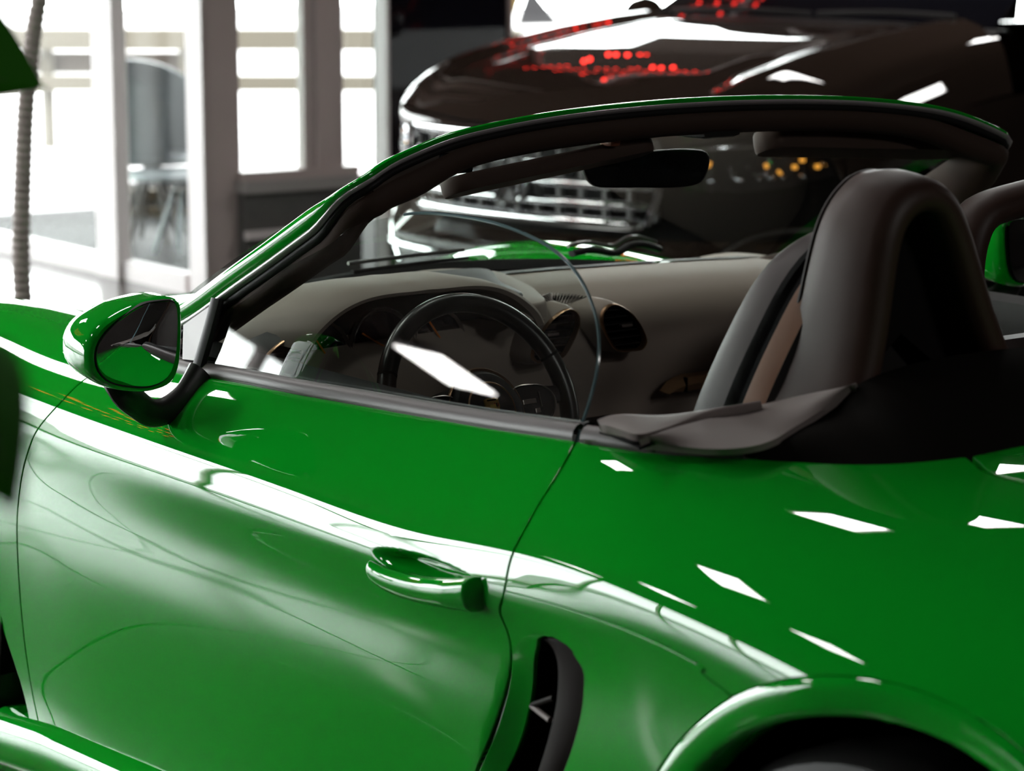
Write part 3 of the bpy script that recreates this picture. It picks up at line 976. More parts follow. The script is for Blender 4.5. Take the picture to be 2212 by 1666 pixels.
def on_dash(u, v, h=.008):
    """The point of the dashboard top seen at (u, v), raised by h."""
    k = ray(u, v); lo_, hi_ = 2.5, 5.0
    for _ in range(50):
        m_ = (lo_ + hi_) / 2; p = CAM_C + k * m_
        if p[0] < .47 or p[2] < (dash_z(p[0], p[1]) + h if p[0] < .85 else .80): hi_ = m_
        else: lo_ = m_
    return CAM_C + k * lo_


VENT_PX = [(1300, 679), (1309, 665), (1323, 659), (1342, 665), (1361, 679), (1377, 700), (1388, 723), (1390, 740), (1384, 750), (1361, 755), (1337, 756), (1330, 753), (1316, 735), (1304, 712), (1299, 693)]
VX = .905
VL = spl(np.array([at(*p, x=VX) for p in VENT_PX]), 56, True)
VC = VL.mean(0)


def vent(name, mir, shift, pod=True, parent=None):
    sh = np.array(shift)
    def w(P):
        return (np.asarray(P)) * (1, mir, 1) + sh
    def off(s, dx, dz=0):
        return VC + (VL - VC) * s + np.array((dx, 0, dz))
    # pod body
    G = [w(off(s, dx, dz)) for s, dx, dz in ((1.06, .0, 0), (1.13, -.006, 0), (1.19, -.02, 0), (1.22, -.05, 0), (1.10, -.10, -.010), (.80, -.16, -.028), (.4, -.22, -.045))]
    o = MB().grid(G, cv=True).build(name, M_DASH if pod else M_DASHD, parent)
    G = [w(off(s, dx)) for s, dx in ((1.07, .0), (1.065, .006), (1.03, .008), (.985, .005), (.97, -.004))]
    MB().grid(G, cv=True).build('vent_ring', M_BRONZE, o)
    G = [w(off(s, dx)) for s, dx in ((.98, -.002), (.95, -.05), (.01, -.05))]
    MB().grid(G, cv=True).build('vent_duct', M_GAP, o)
    zlo, zhi = VL[:, 2].min(), VL[:, 2].max()
    for k in range(6):
        z = zlo + (zhi - zlo) * (k + .8) / 6.6
        yy = []
        for i in range(len(VL)):
            a, c2 = VL[i], VL[(i + 1) % len(VL)]
            if (a[2] - z) * (c2[2] - z) < 0:
                yy.append(a[1] + (c2[1] - a[1]) * (z - a[2]) / (c2[2] - a[2]))
        if len(yy) == 2:
            y0, y1 = min(yy) + .002, max(yy) - .002
            MB().box(w((VX - .016, (y0 + y1) / 2, z)), (.022, y1 - y0, .0018)).build('louvre', M_PLASTIC, o, smooth=False)
    MB().box(w((VX + .001, VC[1] + .008, VC[2] + .006)), (.010, .024, .005), bev=.0012).build('vent_tab', M_SATIN, o, smooth=False)
    return o


vr = vent('air_vent', 1, (0, 0, 0), True, dash)
vl = vent('air_vent', -1, (0, 0, 0), True, dash)
vo = vent('air_vent', -1, (.01, -.555, .006), False, dash)
vent('air_vent', 1, (.01, .555, .006), False, dash)
# demister slots on top of the two centre pods
for mir, par in ((1, vr), (-1, vl)):
    A = [on_dash(1186, 634), on_dash(1240, 635), on_dash(1292, 645)]       # front/outer edge
    B = [on_dash(1187, 636), on_dash(1216, 656), on_dash(1253, 675)]       # rear edge
    a_ = spl(A, 30); b_ = spl(B, 30)
    G = np.array([[a_[i] * (1 - q) + b_[i] * q for q in np.linspace(0, 1, 8)] for i in range(30)]) + (0, 0, -.004)
    gr = MB().grid(G * (1, mir, 1)).build('demister_slot', M_GAP, par)
    for k in range(13):
        i = 2 + 2 * k
        P = np.array([a_[i] * (1 - q) + b_[i] * q + np.array((0, 0, .0035 * math.sin(PI * q) - .001)) for q in np.linspace(0, 1, 8)])
        MB().tube(P * (1, mir, 1), .0013, 6).build('fin', M_SATIN, gr)

# bronze bar on the passenger side, glove box joint
b0, b1 = at(1436, 838, x=.86), at(1485, 815, x=.86)
tr_ = MB()
_z0, _z1 = at(1500, 840, x=.86)[2], at(1500, 811, x=.86)[2]
G = []
for y in np.linspace(b0[1], .60, 24):
    k = min(1, (y - b0[1]) / .045)
    zt = _z0 + (_z1 - _z0) * math.sqrt(k) if k < 1 else _z1
    G.append([(.845, y, _z0 - .002), (.868, y, _z0), (.874, y, (zt + _z0) / 2), (.866, y, zt), (.845, y, zt + .002)])
bar = MB().grid(G).build('trim_bar', mat('bronze_bar', (.42, .26, .14), .35, metal=.35), dash)
_y = at(1482, 825, x=.872)[1]
MB().box((.871, _y, (_z0 + _z1) / 2), (.008, .003, _z1 - _z0 + .002)).build('bar_joint', M_GAP, bar, smooth=False)
# centre stack and tunnel
MB().box((.90, 0, .53), (.16, .26, .30), bev=.04).box((1.45, 0, .42), (1.1, .24, .30), bev=.05).build('centre_console', M_DASHD, car)
MB().box((.985, .0, .58), (.012, .20, .12), bev=.004).build('console_screen', M_BLACKGLOSS, bpy.data.objects['centre_console'])

# instrument binnacle: hooded shell with three dials
oc = [(649, 757), (660, 733), (684, 703), (725, 668), (782, 640), (847, 627), (905, 621)]
O = np.array([at(*p, x=.965) for p in oc])
yc = O[-1][1] + .015
O = np.vstack([O, [[.965, yc, O[-1][2] + .0005]], [(p[0], 2 * yc - p[1], p[2]) for p in O[::-1]]])
O = spl(O, 60)
c0 = np.array((.965, yc, .82))
def ar(s, dx, dz=0):
    return c0 + (O - c0) * s + np.array((dx, 0, dz))
bn = MB().grid(np.array([ar(1.02, -.30, -.03), ar(1.05, -.16, -.006), ar(1.03, -.05, 0), ar(1.0, 0, 0), ar(.97, .008, 0), ar(.93, .004, 0), ar(.90, -.012, 0)])).build('binnacle', M_DASH, dash)
MB().grid(np.array([ar(.905, -.010), ar(.86, -.14), ar(.02, -.145)])).build('binnacle_well', M_DASHD, bn)
for dy, r in ((-.115, .050), (0, .062), (.115, .050)):
    cdial = np.array((.835, yc + dy, .845))
    dl = MB().lathe([(.001, .002), (r * .9, .002), (r * .92, .0)], cdial, (1, 0, .12), 32).build('dial', M_BLACKGLOSS, bn)
    MB().lathe([(r * .92, .001), (r, .006), (r * 1.04, .001)], cdial, (1, 0, .12), 32).build('dial_ring', M_SATIN, dl)
    a = 2.2 if dy else 2.6
    MB().tube([cdial + (.006, 0, 0), cdial + np.array((.006, math.cos(a) * r * .8, math.sin(a) * r * .8))], .0016, 6).build('needle', mat('orange_needle', (.8, .22, .03), .4), dl)

# ------------------------------------------------------------------ steering wheel
wc = np.array((1.118, -.386, .787)); wn = np.array((math.cos(.42), 0, math.sin(.42)))
wu = np.array((-math.sin(.42), 0, math.cos(.42))); wr = np.array((0, 1., 0))
def wp_(r, u, n=0.):
    return wc + wr * r + wu * u + wn * n
ang = np.linspace(0, 2 * PI, 96, endpoint=False)
sw = MB().tube([wp_(.170 * math.sin(a), .170 * math.cos(a)) for a in ang], .0155, 14, closed=True).build('steering_wheel', mat('black_smooth_leather', (.012, .011, .010), .30, spec=.5), car)
for a in (PI * .37, -PI * .37, PI * .62, -PI * .62):
    P = [wp_(.170 * math.sin(a + d), .170 * math.cos(a + d)) for d in (-.012, .012)]
    MB().tube(P, .0159, 14).build('rim_seam', M_GAP, sw)
hub = MB().lathe([(.001, .030), (.045, .029), (.059, .024), (.066, .014), (.068, -.005), (.055, -.03)], wp_(0, -.012), wn, 40).build('airbag_cover', M_DASHD, sw)
MB().lathe([(.0665, .012), (.0695, .016), (.0720, .012), (.0695, .008)], wp_(0, -.012), wn, 48).build('hub_ring', M_BRONZE, hub)
MB().lathe([(.0415, .0298), (.043, .0310), (.0445, .0294)], wp_(0, -.012), wn, 40).build('cover_ring', M_BRONZE, hub)
# crest
M_GOLD = mat('crest_gold', (.55, .34, .10), .35, metal=.8)
sh = [(-.013, .016), (-.0065, .0175), (0, .0165), (.0065, .0175), (.013, .016), (.0132, .004), (.010, -.008), (.005, -.0145), (0, -.018), (-.005, -.0145), (-.010, -.008), (-.0132, .004)]
cr = MB().prism([wp_(a, b_ - .012, .0295) for a, b_ in sh], wn * .003).build('crest', M_GOLD, hub, smooth=False)
MB().prism([wp_(a * .42, b_ * .42 - .0125, .0325) for a, b_ in sh], wn * .0012).build('crest_centre', mat('crest_yellow', (.75, .50, .08), .4), cr, smooth=False)
for k, (sx, sy) in enumerate(((-1, 1), (1, 1), (-1, -1), (1, -1))):
    for j in range(3):
        x0 = sx * (.0035 + .0030 * j)
        if sy == 1 and sx == 1 or sy == -1 and sx == -1:
            MB().box(wp_(x0 + sx * .001, -.012 + sy * .0065 + (-.001 if sy > 0 else .002), .0328), (.0014, .0006, .0075 - .001 * j), axes=[wr, wn, wu]).build('crest_stripe', mat('crest_red', (.35, .02, .02), .4) if j % 2 == 0 else M_GAP, cr, smooth=False)
MB().box(wp_(0, .0018, .0328), (.017, .0006, .0022), axes=[wr, wn, wu]).build('crest_band', M_GAP, cr, smooth=False)
for sgn in (1, -1):
    sp = [(.052, .022), (.100, .030), (.118, .026), (.136, .004), (.132, -.014), (.085, -.042), (.055, -.036)]
    L = spl(np.array([wp_(sgn * a, b_ - .008, .012) for a, b_ in sp]), 40, True)
    c = L.mean(0)
    G = [c + (L - c) * s + wn * d for s, d in ((1.0, -.022), (1.0, -.004), (.97, .0), (.9, .003), (.01, .004))]
    s_ = MB().grid(G, cv=True).build('spoke', M_PLASTIC, sw)
    G = [c + (L - c) * s + wn * d for s, d in ((1.005, -.003), (1.0, .003), (.965, .004), (.95, .001))]
    MB().grid(G, cv=True).build('spoke_frame', M_SATIN, s_)
    MB().box(wp_(sgn * .082, -.006, .0175), (.026, .003, .008), bev=.001, axes=[wr, wn, wu]).build('button', M_SATIN, s_, smooth=False)
    MB().box(wp_(sgn * .094, -.022, .0175), (.010, .003, .008), bev=.001, axes=[wr, wn, wu]).build('button', M_SATIN, s_, smooth=False)
    MB().box(wp_(sgn * .104, -.004, .0172), (.0012, .002, .024), axes=[wr, wn, wu]).build('button_seam', M_SATIN, s_, smooth=False)
    P = spl([wp_(sgn * .120, .002, .0), wp_(sgn * .15, .004, -.003), wp_(sgn * .168, .004, -.004)], 8)
    MB().tube(P, [.020, .018, .017, .016, .015, .015, .014, .014], 10, flat=.5, up=wn).build('spoke_arm', M_PLASTIC, s_)
P = spl([wp_(0, -.06, -.002), wp_(0, -.11, -.004), wp_(0, -.168, -.004)], 10)
MB().tube(P, .016, 10, flat=.5, up=wn).build('spoke', M_PLASTIC, sw)
MB().lathe([(.045, 0), (.05, -.10), (.06, -.28)], wp_(0, 0, -.02), wn, 24).build('column_shroud', M_DASHD, sw)

# ------------------------------------------------------------------ visors and inside mirror
def visor(p1, p2, depth, th, parent):
    p1 = np.array(p1); p2 = np.array(p2)
    ax = p2 - p1; Ln = np.linalg.norm(ax); ax /= Ln
    dn = np.array((-.93, 0, -.30)); dn -= ax * (dn @ ax); dn /= np.linalg.norm(dn)
    up = np.cross(ax, dn); up *= np.sign(up[2])
    L = []
    r = .034
    loop = []
    for cx, cy, a0 in ((r, r, PI), (Ln - r, r, 1.5 * PI), (Ln - r, depth - r, 0), (r, depth - r, .5 * PI)):
        for a in np.linspace(a0, a0 + PI / 2, 8):
            loop.append((cx + r * math.cos(a), cy + r * math.sin(a)))
    loop = np.array(loop); c = loop.mean(0)
    G = []
    for s, h in ((.02, -1), (.9, -1), (.975, -.75), (1.0, 0), (.975, .75), (.9, 1), (.02, 1)):
        q = c + (loop - c) * (1 - (1 - s) * np.array((.12, .6))) if s > .5 else c + (loop - c) * s
        G.append([p1 + ax * a + dn * b_ + up * (h * th / 2) for a, b_ in q])
    return MB().grid(np.array(G), cv=True).build('sun_visor', M_LINING, parent)


v1 = visor(at(988, 396, x=1.155), at(1428, 303, x=1.17), .075, .026, car)
v2 = visor(at(1672, 293, x=1.165), at(2170, 304, x=1.185), .075, .036, car)
MB().box(at(1318, 292, x=1.165), (.03, .022, .035), bev=.006).build('visor_clip', mat('amber_clip', (.16, .05, .02), .5), v1, smooth=False)
MB().box(at(1716, 262, x=1.165), (.03, .022, .030), bev=.006).build('visor_clip', bpy.data.materials['amber_clip'], v2, smooth=False)
MB().box(at(1520, 262, x=1.15), (.10, .085, .05), bev=.014).build('mirror_mount', M_DASHD, frame)
MB().box(at(985, 352, x=1.19), (.03, .045, .030), bev=.006).build('roof_catch', M_GAP, frame)
MB().box(at(2075, 268, x=1.20), (.03, .075, .016), bev=.005).build('roof_catch', M_GAP, frame)
mo = [(1262, 336), (1290, 330), (1400, 327), (1510, 324), (1528, 330), (1533, 345), (1528, 370), (1516, 392), (1490, 402), (1400, 406), (1310, 406), (1278, 400), (1262, 378), (1257, 352)]
mn = np.array((.93, -.34, -.06)); mn /= np.linalg.norm(mn)
mp0 = at(1395, 365, x=1.10)
L = spl(np.array([atp(*p, mp0, mn) for p in mo]), 60, True); c = L.mean(0)
rm = MB().grid(np.array([c + (L - c) * s + mn * d for s, d in ((.02, -.03), (.6, -.028), (.9, -.018), (1.0, -.006), (1.0, 0), (.985, .003), (.965, .002))]), cv=True).build('rear_view_mirror', M_PLASTIC, car)
MB().grid(np.array([c + (L - c) * s + mn * .0022 for s in (.97, .6, .01)]), cv=True).build('mirror_glass', mat('dim_mirror_glass', (.25, .26, .27), .03, metal=1.0), rm)
MB().tube(spl([c - mn * .02 + (0, 0, .01), c - mn * .045 + (0, .01, .05), at(1520, 280, x=1.13)], 10), .010, 10).build('mirror_stem', M_PLASTIC, rm)

# ------------------------------------------------------------------ cabin tub
M_CARPET = mat('black_carpet', (.008, .007, .007), .95, spec=.05, bump=(1500, .3, .001))
b = MB().box((1.25, 0, .20), (1.9, 1.40, .04)).box((1.25, .70, .50), (1.9, .03, .64)).box((1.25, -.70, .50), (1.9, .03, .64)).box((.42, 0, .52), (.03, 1.4, .62)).box((2.16, 0, .55), (.03, 1.40, .62))
b.build('cabin_tub', M_CARPET, car, smooth=False)
for sgn in (1, -1):
    G = [[(x, sgn * (abs(y) if True else y), z) for y, z in ((.735, .87), (.70, .885), (.675, .875), (.66, .80), (.64, .70), (.66, .60), (.66, .40))] for x in np.linspace(.75, 1.86, 20)]
    MB().grid(G).build('door_card', M_DASHD, car)
# ------------------------------------------------------------------ roll hoops, seats, fairings
M_HOOP = mat('dark_brown_leather', (.046, .023, .017), .50, spec=.35, bump=(800, .2, .0005))
M_SEAT = mat('grey_brown_leather', (.055, .042, .041), .5, spec=.22, bump=(800, .2, .0005))
M_TAN = mat('tan_leather', (.20, .085, .040), .5, spec=.4, bump=(800, .2, .0005))
M_FAIR = mat('soft_grey_plastic', (.21, .175, .165), .55, spec=.35, bump=(1200, .2, .0004))
M_DARKFAIR = mat('black_fairing_cloth', (.008, .007, .006), .85, spec=.04, bump=(1200, .2, .0004))

_hp = spl([(-.552, .925), (-.530, .985), (-.514, 1.06), (-.503, 1.13), (-.488, 1.175), (-.458, 1.206), (-.418, 1.216), (-.378, 1.205), (-.346, 1.168), (-.322, 1.12), (-.290, 1.05), (-.252, .985), (-.205, .925)], 70)
_ht = np.gradient(_hp, axis=0); _ht /= np.linalg.norm(_ht, axis=1)[:, None]
_ho = np.stack([-_ht[:, 1], _ht[:, 0]], -1)
for mir in (1, -1):
    G = []
    for p, o in zip(_hp, _ho):
        z = p[1]
        xf = np.interp(z, [.925, .95, 1.0, 1.06, 1.2], [1.880, 1.915, 1.947, 1.962, 1.978])
        xr = 2.088
        prof = [(xf, .0), (xf + .010, .007), (xf + .04, .010), (xr - .05, .008), (xr - .022, .003), (xr - .008, -.004), (xr - .001, -.014), (xr, -.026), (xr - .006, -.036), (xr - .03, -.040), (xf + .02, -.034), (xf + .003, -.014)]
        G.append([(x, p[0] + o[0] * q, p[1] + o[1] * q) for x, q in prof])
    hoop = MB().grid(np.array(G) * (1, mir, 1), cv=True).build('roll_hoop', M_HOOP, car, sharp=math.radians(70))
    # pale piping along the front edge
    P = np.array([(np.interp(p[1], [.925, .95, 1.0, 1.06, 1.2], [1.880, 1.915, 1.947, 1.962, 1.978]) + .003, p[0] + o[0] * .004, p[1] + o[1] * .004) for p, o in zip(_hp, _ho)]) * (1, mir, 1)
    MB().tube(P, .0032, 8).build('piping', M_SEAT, hoop)
    if mir < 0: continue
    # fine net stretched across the opening
    c = np.array([2.02, -.395, 1.02])
    L = np.array([(2.02, p[0] - o[0] * .03, p[1] - o[1] * .03) for p, o in zip(_hp, _ho)])
    G = np.array([c + (L - c) * s for s in (1, .6, .01)]) * (1, mir, 1)
    MB().grid(G).build('wind_net', mat('black_net', (.006, .005, .005), .9, spec=.1), hoop)


def seat(x, y, name):
    """Bucket seat: backrest with built-in head restraint, cushion, side bolsters."""
    t = MB()
    q = [(-.215, .50), (-.225, .70), (-.212, .86), (-.190, .96), (-.160, 1.04), (-.135, 1.09), (-.095, 1.13), (-.04, 1.147), (.04, 1.147), (.095, 1.13), (.135, 1.09), (.160, 1.04), (.190, .96), (.212, .86), (.225, .70), (.215, .50)]
    L = spl(q, 80)
    c = np.array((0, .80))
    def ring(s, dx):
        P = c + (L - c) * s
        return [(x + dx + (z - .5) * .24, y + yy, z) for yy, z in P]
    b = MB().grid(np.array([ring(.02, .0), ring(.55, .0), ring(.74, -.01), ring(.88, -.045), ring(.955, -.055), ring(.99, -.035), ring(1.0, -.01), ring(1.0, .004)]))
    s_ = b.build(name, M_SEAT, car, sharp=math.radians(75))
    MB().grid(np.array([ring(1.0, .004), ring(1.0, .014), ring(.98, .022), ring(.985, .032)])).build('seat_piping', M_GAP, s_)
    MB().grid(np.array([ring(.985, .032), ring(.985, .045), ring(.965, .066)])).build('seat_shell', M_TAN, s_)
    MB().grid(np.array([ring(.965, .066), ring(.90, .082), ring(.6, .09), ring(.02, .09)])).build('seat_back', M_DASHD, s_)
    MB().box((x - .22, y, .40), (.50, .40, .14), bev=.05).box((x - .22, y - .20, .44), (.46, .07, .16), bev=.03).box((x - .22, y + .20, .44), (.46, .07, .16), bev=.03).build('seat_cushion', M_SEAT, s_)
    return s_


s1 = seat(1.785, -.375, 'driver_seat')
_hl = [at(2078, 760, x=1.6), at(2076, 640, x=1.6), at(2082, 540, x=1.6), at(2108, 472, x=1.6), at(2160, 443, x=1.6), at(2230, 424, x=1.6)]
_hl += [np.array((1.6, .40, _hl[-1][2] + .006))] + [p * (1, -1, 1) + (0, .80, 0) for p in _hl[::-1]]
s2 = MB().tube(spl(_hl, 60), .027, 16, up=(1, 0, 0), flat=1.5).build('passenger_seat', M_HOOP, car)
G = [[(1.60 + (z - .86) * .05 - dx, .40 + yy * k, z) for yy in np.linspace(-.28, .28, 16)] for z, k, dx in ((.45, 1, .06), (.60, 1.03, .05), (.75, 1.0, .04), (.86, .95, .02), (.90, .93, .0), (.905, .93, -.05), (.86, .95, -.08), (.70, 1.0, -.09), (.45, 1.0, -.06))]
MB().grid(np.array(G)).build('backrest', M_SEAT, s2)
MB().box((1.36, .40, .40), (.50, .46, .14), bev=.05).build('seat_cushion', M_SEAT, s2)
P = spl([at(1917, 535, x=1.985), at(1935, 575, x=1.985), at(1955, 640, x=1.985), at(1968, 720, x=1.985)], 24)
b = MB()
for i in range(0, 23):
    a = P[i]; e = P[i] + (P[i + 1] - P[i]) * .5
    b.tube([a, e], .0011, 5)
st = b.build('stitching', mat('pale_thread', (.55, .50, .46), .6), s1)
st['kind'] = 'stuff'


def ruled(name, A, B, bulge, m, parent, n=40, k=10, mir=1, lip=.012):
    a = spl(A, n); b_ = spl(B, n)
    up = np.array((.35, -.55, .75)); up /= np.linalg.norm(up)
    G = []
    for i in range(n):
        col = [a[i] - up * lip]
        col += [a[i] * (1 - q) + b_[i] * q + up * bulge * math.sin(PI * q) for q in np.linspace(0, 1, k)]
        col += [b_[i] - up * lip]
        G.append(col)
    return MB().grid(np.array(G) * (1, mir, 1)).build(name, m, parent, sharp=math.radians(65))


for mir in (1, -1):
    U = [at(1380, 951, z=.930), at(1418, 936, z=.934), at(1515, 908, z=.938), at(1640, 875, y=-.570), at(1740, 852, y=-.560), at(1848, 831, y=-.548)]
    Lw = [at(1392, 958, z=.920), at(1480, 966, z=.922), at(1565, 970, z=.926), at(1630, 963, z=.930), at(1700, 933, z=.937), at(1768, 890, z=.949), at(1852, 833, y=-.540)]
    fr_ = ruled('hoop_fairing', U, Lw, .004, M_FAIR, car, mir=mir)
    A = [at(1290, 908, z=.934), at(1310, 900, z=.938), at(1400, 897, z=.942), at(1520, 886, z=.945), at(1642, 866, z=.950)]
    B = [at(1294, 915, z=.931), at(1335, 927, z=.932), at(1374, 938, z=.934), at(1500, 902, z=.941), at(1644, 870, z=.948)]
    ruled('fairing_lip', A, B, .001, M_FAIR, fr_, mir=mir, lip=.022)
    ruled('fairing_groove', [p - np.array((0, 0, .010)) for p in B], [p - np.array((0, 0, .010)) for p in U[:4]], .0, M_GAP, fr_, mir=mir, lip=.004)
    A = [at(1262, 950, z=.905), at(1330, 955, z=.908), at(1400, 962, z=.910), at(1500, 974, z=.911), at(1600, 975, z=.913), at(1648, 968, z=.915)]
    B = [at(1262, 957, z=.899), at(1330, 968, z=.901), at(1400, 976, z=.903), at(1500, 986, z=.905), at(1560, 990, z=.906), at(1650, 993, z=.906)]
    ruled('fairing_ledge', A, B, .002, M_FAIR, fr_, mir=mir, lip=.02)
    # soft cover behind, black, from the hoop down to the edge of the rear deck
    Uc = [at(1560, 972, z=.915), at(1640, 964, z=.918), at(1705, 935, z=.928), at(1770, 890, z=.943), at(1850, 833, y=-.538), (2.090, -.50, .990), (2.094, -.40, 1.000), (2.094, -.30, 1.000), (2.092, -.20, .995), (2.08, -.10, .985), (2.07, 0, .98)]
    ck = S0(COCK[:, 0], COCK[:, 1])
    Lc = [ck[16] + (0, .004, -.012), ck[20] + (0, .004, -.012), ck[25] + (-.003, .004, -.012), ck[30] + (-.004, .003, -.012), ck[36] + (-.004, 0, -.012), (2.222, -.40, .905), (2.222, -.3, .906), (2.222, -.2, .907), (2.222, -.1, .908), (2.222, 0, .908)]
    a = spl(Uc, 60); b_ = spl(Lc, 60)
    G = np.array([[a[i] * (1 - q) + b_[i] * q + np.array((.0, 0, .018 * math.sin(PI * q))) for q in np.linspace(0, 1, 12)] + [b_[i] + np.array((0, .01, -.06))] for i in range(60)])
    MB().grid(G * (1, mir, 1)).build('hoop_base', M_DARKFAIR, car)
G = [[(x, y, .80) for y in (-.7, 0, .7)] for x in (1.95, 2.24)]
MB().grid(np.array(G)).build('rear_bulkhead', M_GAP, car)

# ------------------------------------------------------------------ door handle, intake, wheels
hp = [(806, 1224), (822, 1239), (858, 1256), (905, 1270), (955, 1279), (1000, 1283), (1043, 1282)]
Q = spl(np.array([xt(*p) for p in hp]), 40)
base = S0(Q[:, 0], Q[:, 1]); nrm = N0(Q[:, 0], Q[:, 1])
G = []
for i in range(40):
    f_ = i / 39
    w = np.interp(f_, [0, .08, .3, .7, .93, 1], [.006, .013, .018, .021, .023, .021])
    h = np.interp(f_, [0, .10, .3, .6, .88, 1], [.002, .014, .021, .024, .020, .0])
    dnv = np.array((0, 0, -1.)); dnv -= nrm[i] * (dnv @ nrm[i]); dnv /= np.linalg.norm(dnv)
    cpt = base[i] + np.array((0, 0, .004 * math.sin(PI * f_)))
    col = []
    for a in np.linspace(0, 2 * PI, 20, endpoint=False):
        ca, sa = math.cos(a), math.sin(a)
        col.append(cpt + dnv * w * ca + nrm[i] * (h * .42 + h * .62 * sa))
    G.append(col)
hb = MB().grid(np.array(G), cv=True, cap=True).build('door_handle', M_GREEN, door, sharp=math.radians(80))

# intake duct, vane and bracket
IP = S(INTAKE[:, 0], INTAKE[:, 1]); 
icn = IP.mean(0)
G = np.array([IP + (0, d, 0) for d in (.004, .03, .09)] + [icn + (IP - icn) * .5 + (0, .10, 0), icn + (IP - icn) * .02 + (0, .10, 0)])
duct = MB().grid(G, cv=True).build('air_intake', M_GAP, blade)
vo_ = [(1178, 1380), (1212, 1390), (1236, 1416), (1253, 1442), (1257, 1470), (1255, 1509), (1242, 1576), (1215, 1657), (1168, 1775)]
vi_ = [(1174, 1382), (1192, 1398), (1203, 1425), (1206, 1462), (1203, 1510), (1190, 1575), (1165, 1660), (1120, 1775)]
VO = S0(*np.array([xt(*p) for p in vo_]).T); VI = np.array([at(*p, y=-.862) for p in vi_])
a = spl(VO, 40) + (0, .006, 0); b_ = spl(VI, 40)
M_VANE = mat('brown_black_plastic', (.011, .0075, .0065), .65, spec=.10, bump=(900, .15, .0004))
G = np.array([[a[i] + (0, .03, 0), a[i]] + [a[i] * (1 - q) + b_[i] * q + np.array((0, -.004 * math.sin(PI * q), 0)) for q in (.2, .5, .8)] + [b_[i], b_[i] + np.array((.004, .004, 0)), b_[i] + np.array((.012, .05, 0))] for i in range(40)])
van = MB().grid(G).build('vane', M_VANE, duct, sharp=math.radians(40))
for p1, p2, m_ in (((1150, 1524), (1196, 1508), M_VANE), ((1149, 1525), (1188, 1556), M_FAIR)):
    MB().tube([at(*p1, y=-.850), at(*p2, y=-.858)], .0038, 8).build('bracket', m_, duct)


def wheel(x, y, sgn):
    w = MB().lathe([(.235, -.115), (.245, -.125), (.30, -.132), (.330, -.118), (.343, -.09), (.346, 0), (.343, .09), (.33, .118), (.30, .132), (.245, .125), (.235, .115)], (x, y, .346), (0, 1, 0), 64).build('wheel', M_RUBBER, car)
    MB().lathe([(.236, .11), (.228, .0), (.236, -.11), (.243, -.124), (.236, -.118), (.222, -.10)], (x, y, .346), (0, 1, 0), 64).build('rim', M_SATIN, w)
    for k in range(10):
        a = k * PI / 5
        d = np.array((math.cos(a), 0, math.sin(a))); s = np.array((-math.sin(a), 0, math.cos(a)))
        MB().box(np.array((x, y + sgn * .085, .346)) + d * .135, (.19, .03, .022), axes=[d, (0, 1, 0), s], bev=.004).build('spoke', M_SATIN, w)
    MB().lathe([(.001, .1), (.045, .1), (.05, .09), (.05, .05)], (x, y, .346), (0, sgn, 0), 24).build('hub_cap', M_SATIN, w)
    return w


wheel(2.475, -.755, -1); wheel(2.475, .755, 1); wheel(0, -.728, -1); wheel(0, .728, 1)
# ------------------------------------------------------------------ black off-roader behind, nose towards the window front
S_YAW = math.radians(10)
_sf = np.array((math.sin(S_YAW), -math.cos(S_YAW), 0)); _sl = np.array((math.cos(S_YAW), math.sin(S_YAW), 0))
_em = at(1100, 388, d=8.0)
EMB_Z = _em[2]
NOSE = np.array((_em[0], _em[1], 0)) - _sf * .012
suv = thing('off_roader', 'glossy black off-roader with broad chrome grille, parked behind the green convertible', 'car', tuple(NOSE - _sf * 2.4))
M_SB = paint_mat('black_paint', (.026, .017, .013))  # brown in the base stands in for the ceiling's brown reflection
M_CHROME = mat('chrome', (.82, .82, .84), .08, metal=1.0)
M_RIB = mat('dark_grille_rib', (.06, .056, .055), .45)
M_LENS = glass_mat('lamp_lens', (.85, .86, .88), 1.5)


def W(w, s, z):
    """Vehicle coordinates: w to its left, s back from the nose, z up."""
    return NOSE + _sl * w - _sf * s + np.array((0, 0, z))


def nose_s(w):
    return .15 * (np.abs(w) / .70) ** 2.2 + 1.3 * np.clip(np.abs(w) - .66, 0, 1) ** 1.25


# upper body: bonnet sections, from its front lip to the windscreen
HS = [0.06, .10, .18, .35, .65, 1.0, 1.35, 1.55]
HW = [-.97, -.955, -.92, -.86, -.78, -.70, -.55, -.30, 0, .30, .55, .70, .78, .86, .92, .955, .97]
def hood_z(w, s):
    a = abs(w)
    z = np.interp(s, [.0, .06, .12, .2, .35, .65, 1.0, 1.35, 1.6], [.905, .955, .998, 1.036, 1.082, 1.140, 1.186, 1.220, 1.236])
    z += .022 * math.exp(-((a - .72) / .085) ** 2) * np.interp(s, [.05, .3, 1.4], [.35, 1, .8])   # crease over the wings
    z -= .012 * math.exp(-((a - .60) / .07) ** 2) * np.interp(s, [.05, .3, 1.4], [.3, 1, .8])
    z -= .05 * max(0, (a - .74) / .2) ** 1.6 * 1.2 + .34 * max(0, (a - .88) / .09) ** 2 * .55
    return z
G = []
for w in np.linspace(-.965, .965, 121):
    n0 = nose_s(w) * .9 + .03
    G.append([W(w, n0 + (1.55 - n0) * q ** 1.25, hood_z(w, n0 * .35 + (1.55 - n0 * .35) * q ** 1.25)) for q in np.linspace(0, 1, 40)])
bonnet = MB().grid(np.array(G)).build('bonnet', M_SB, suv)
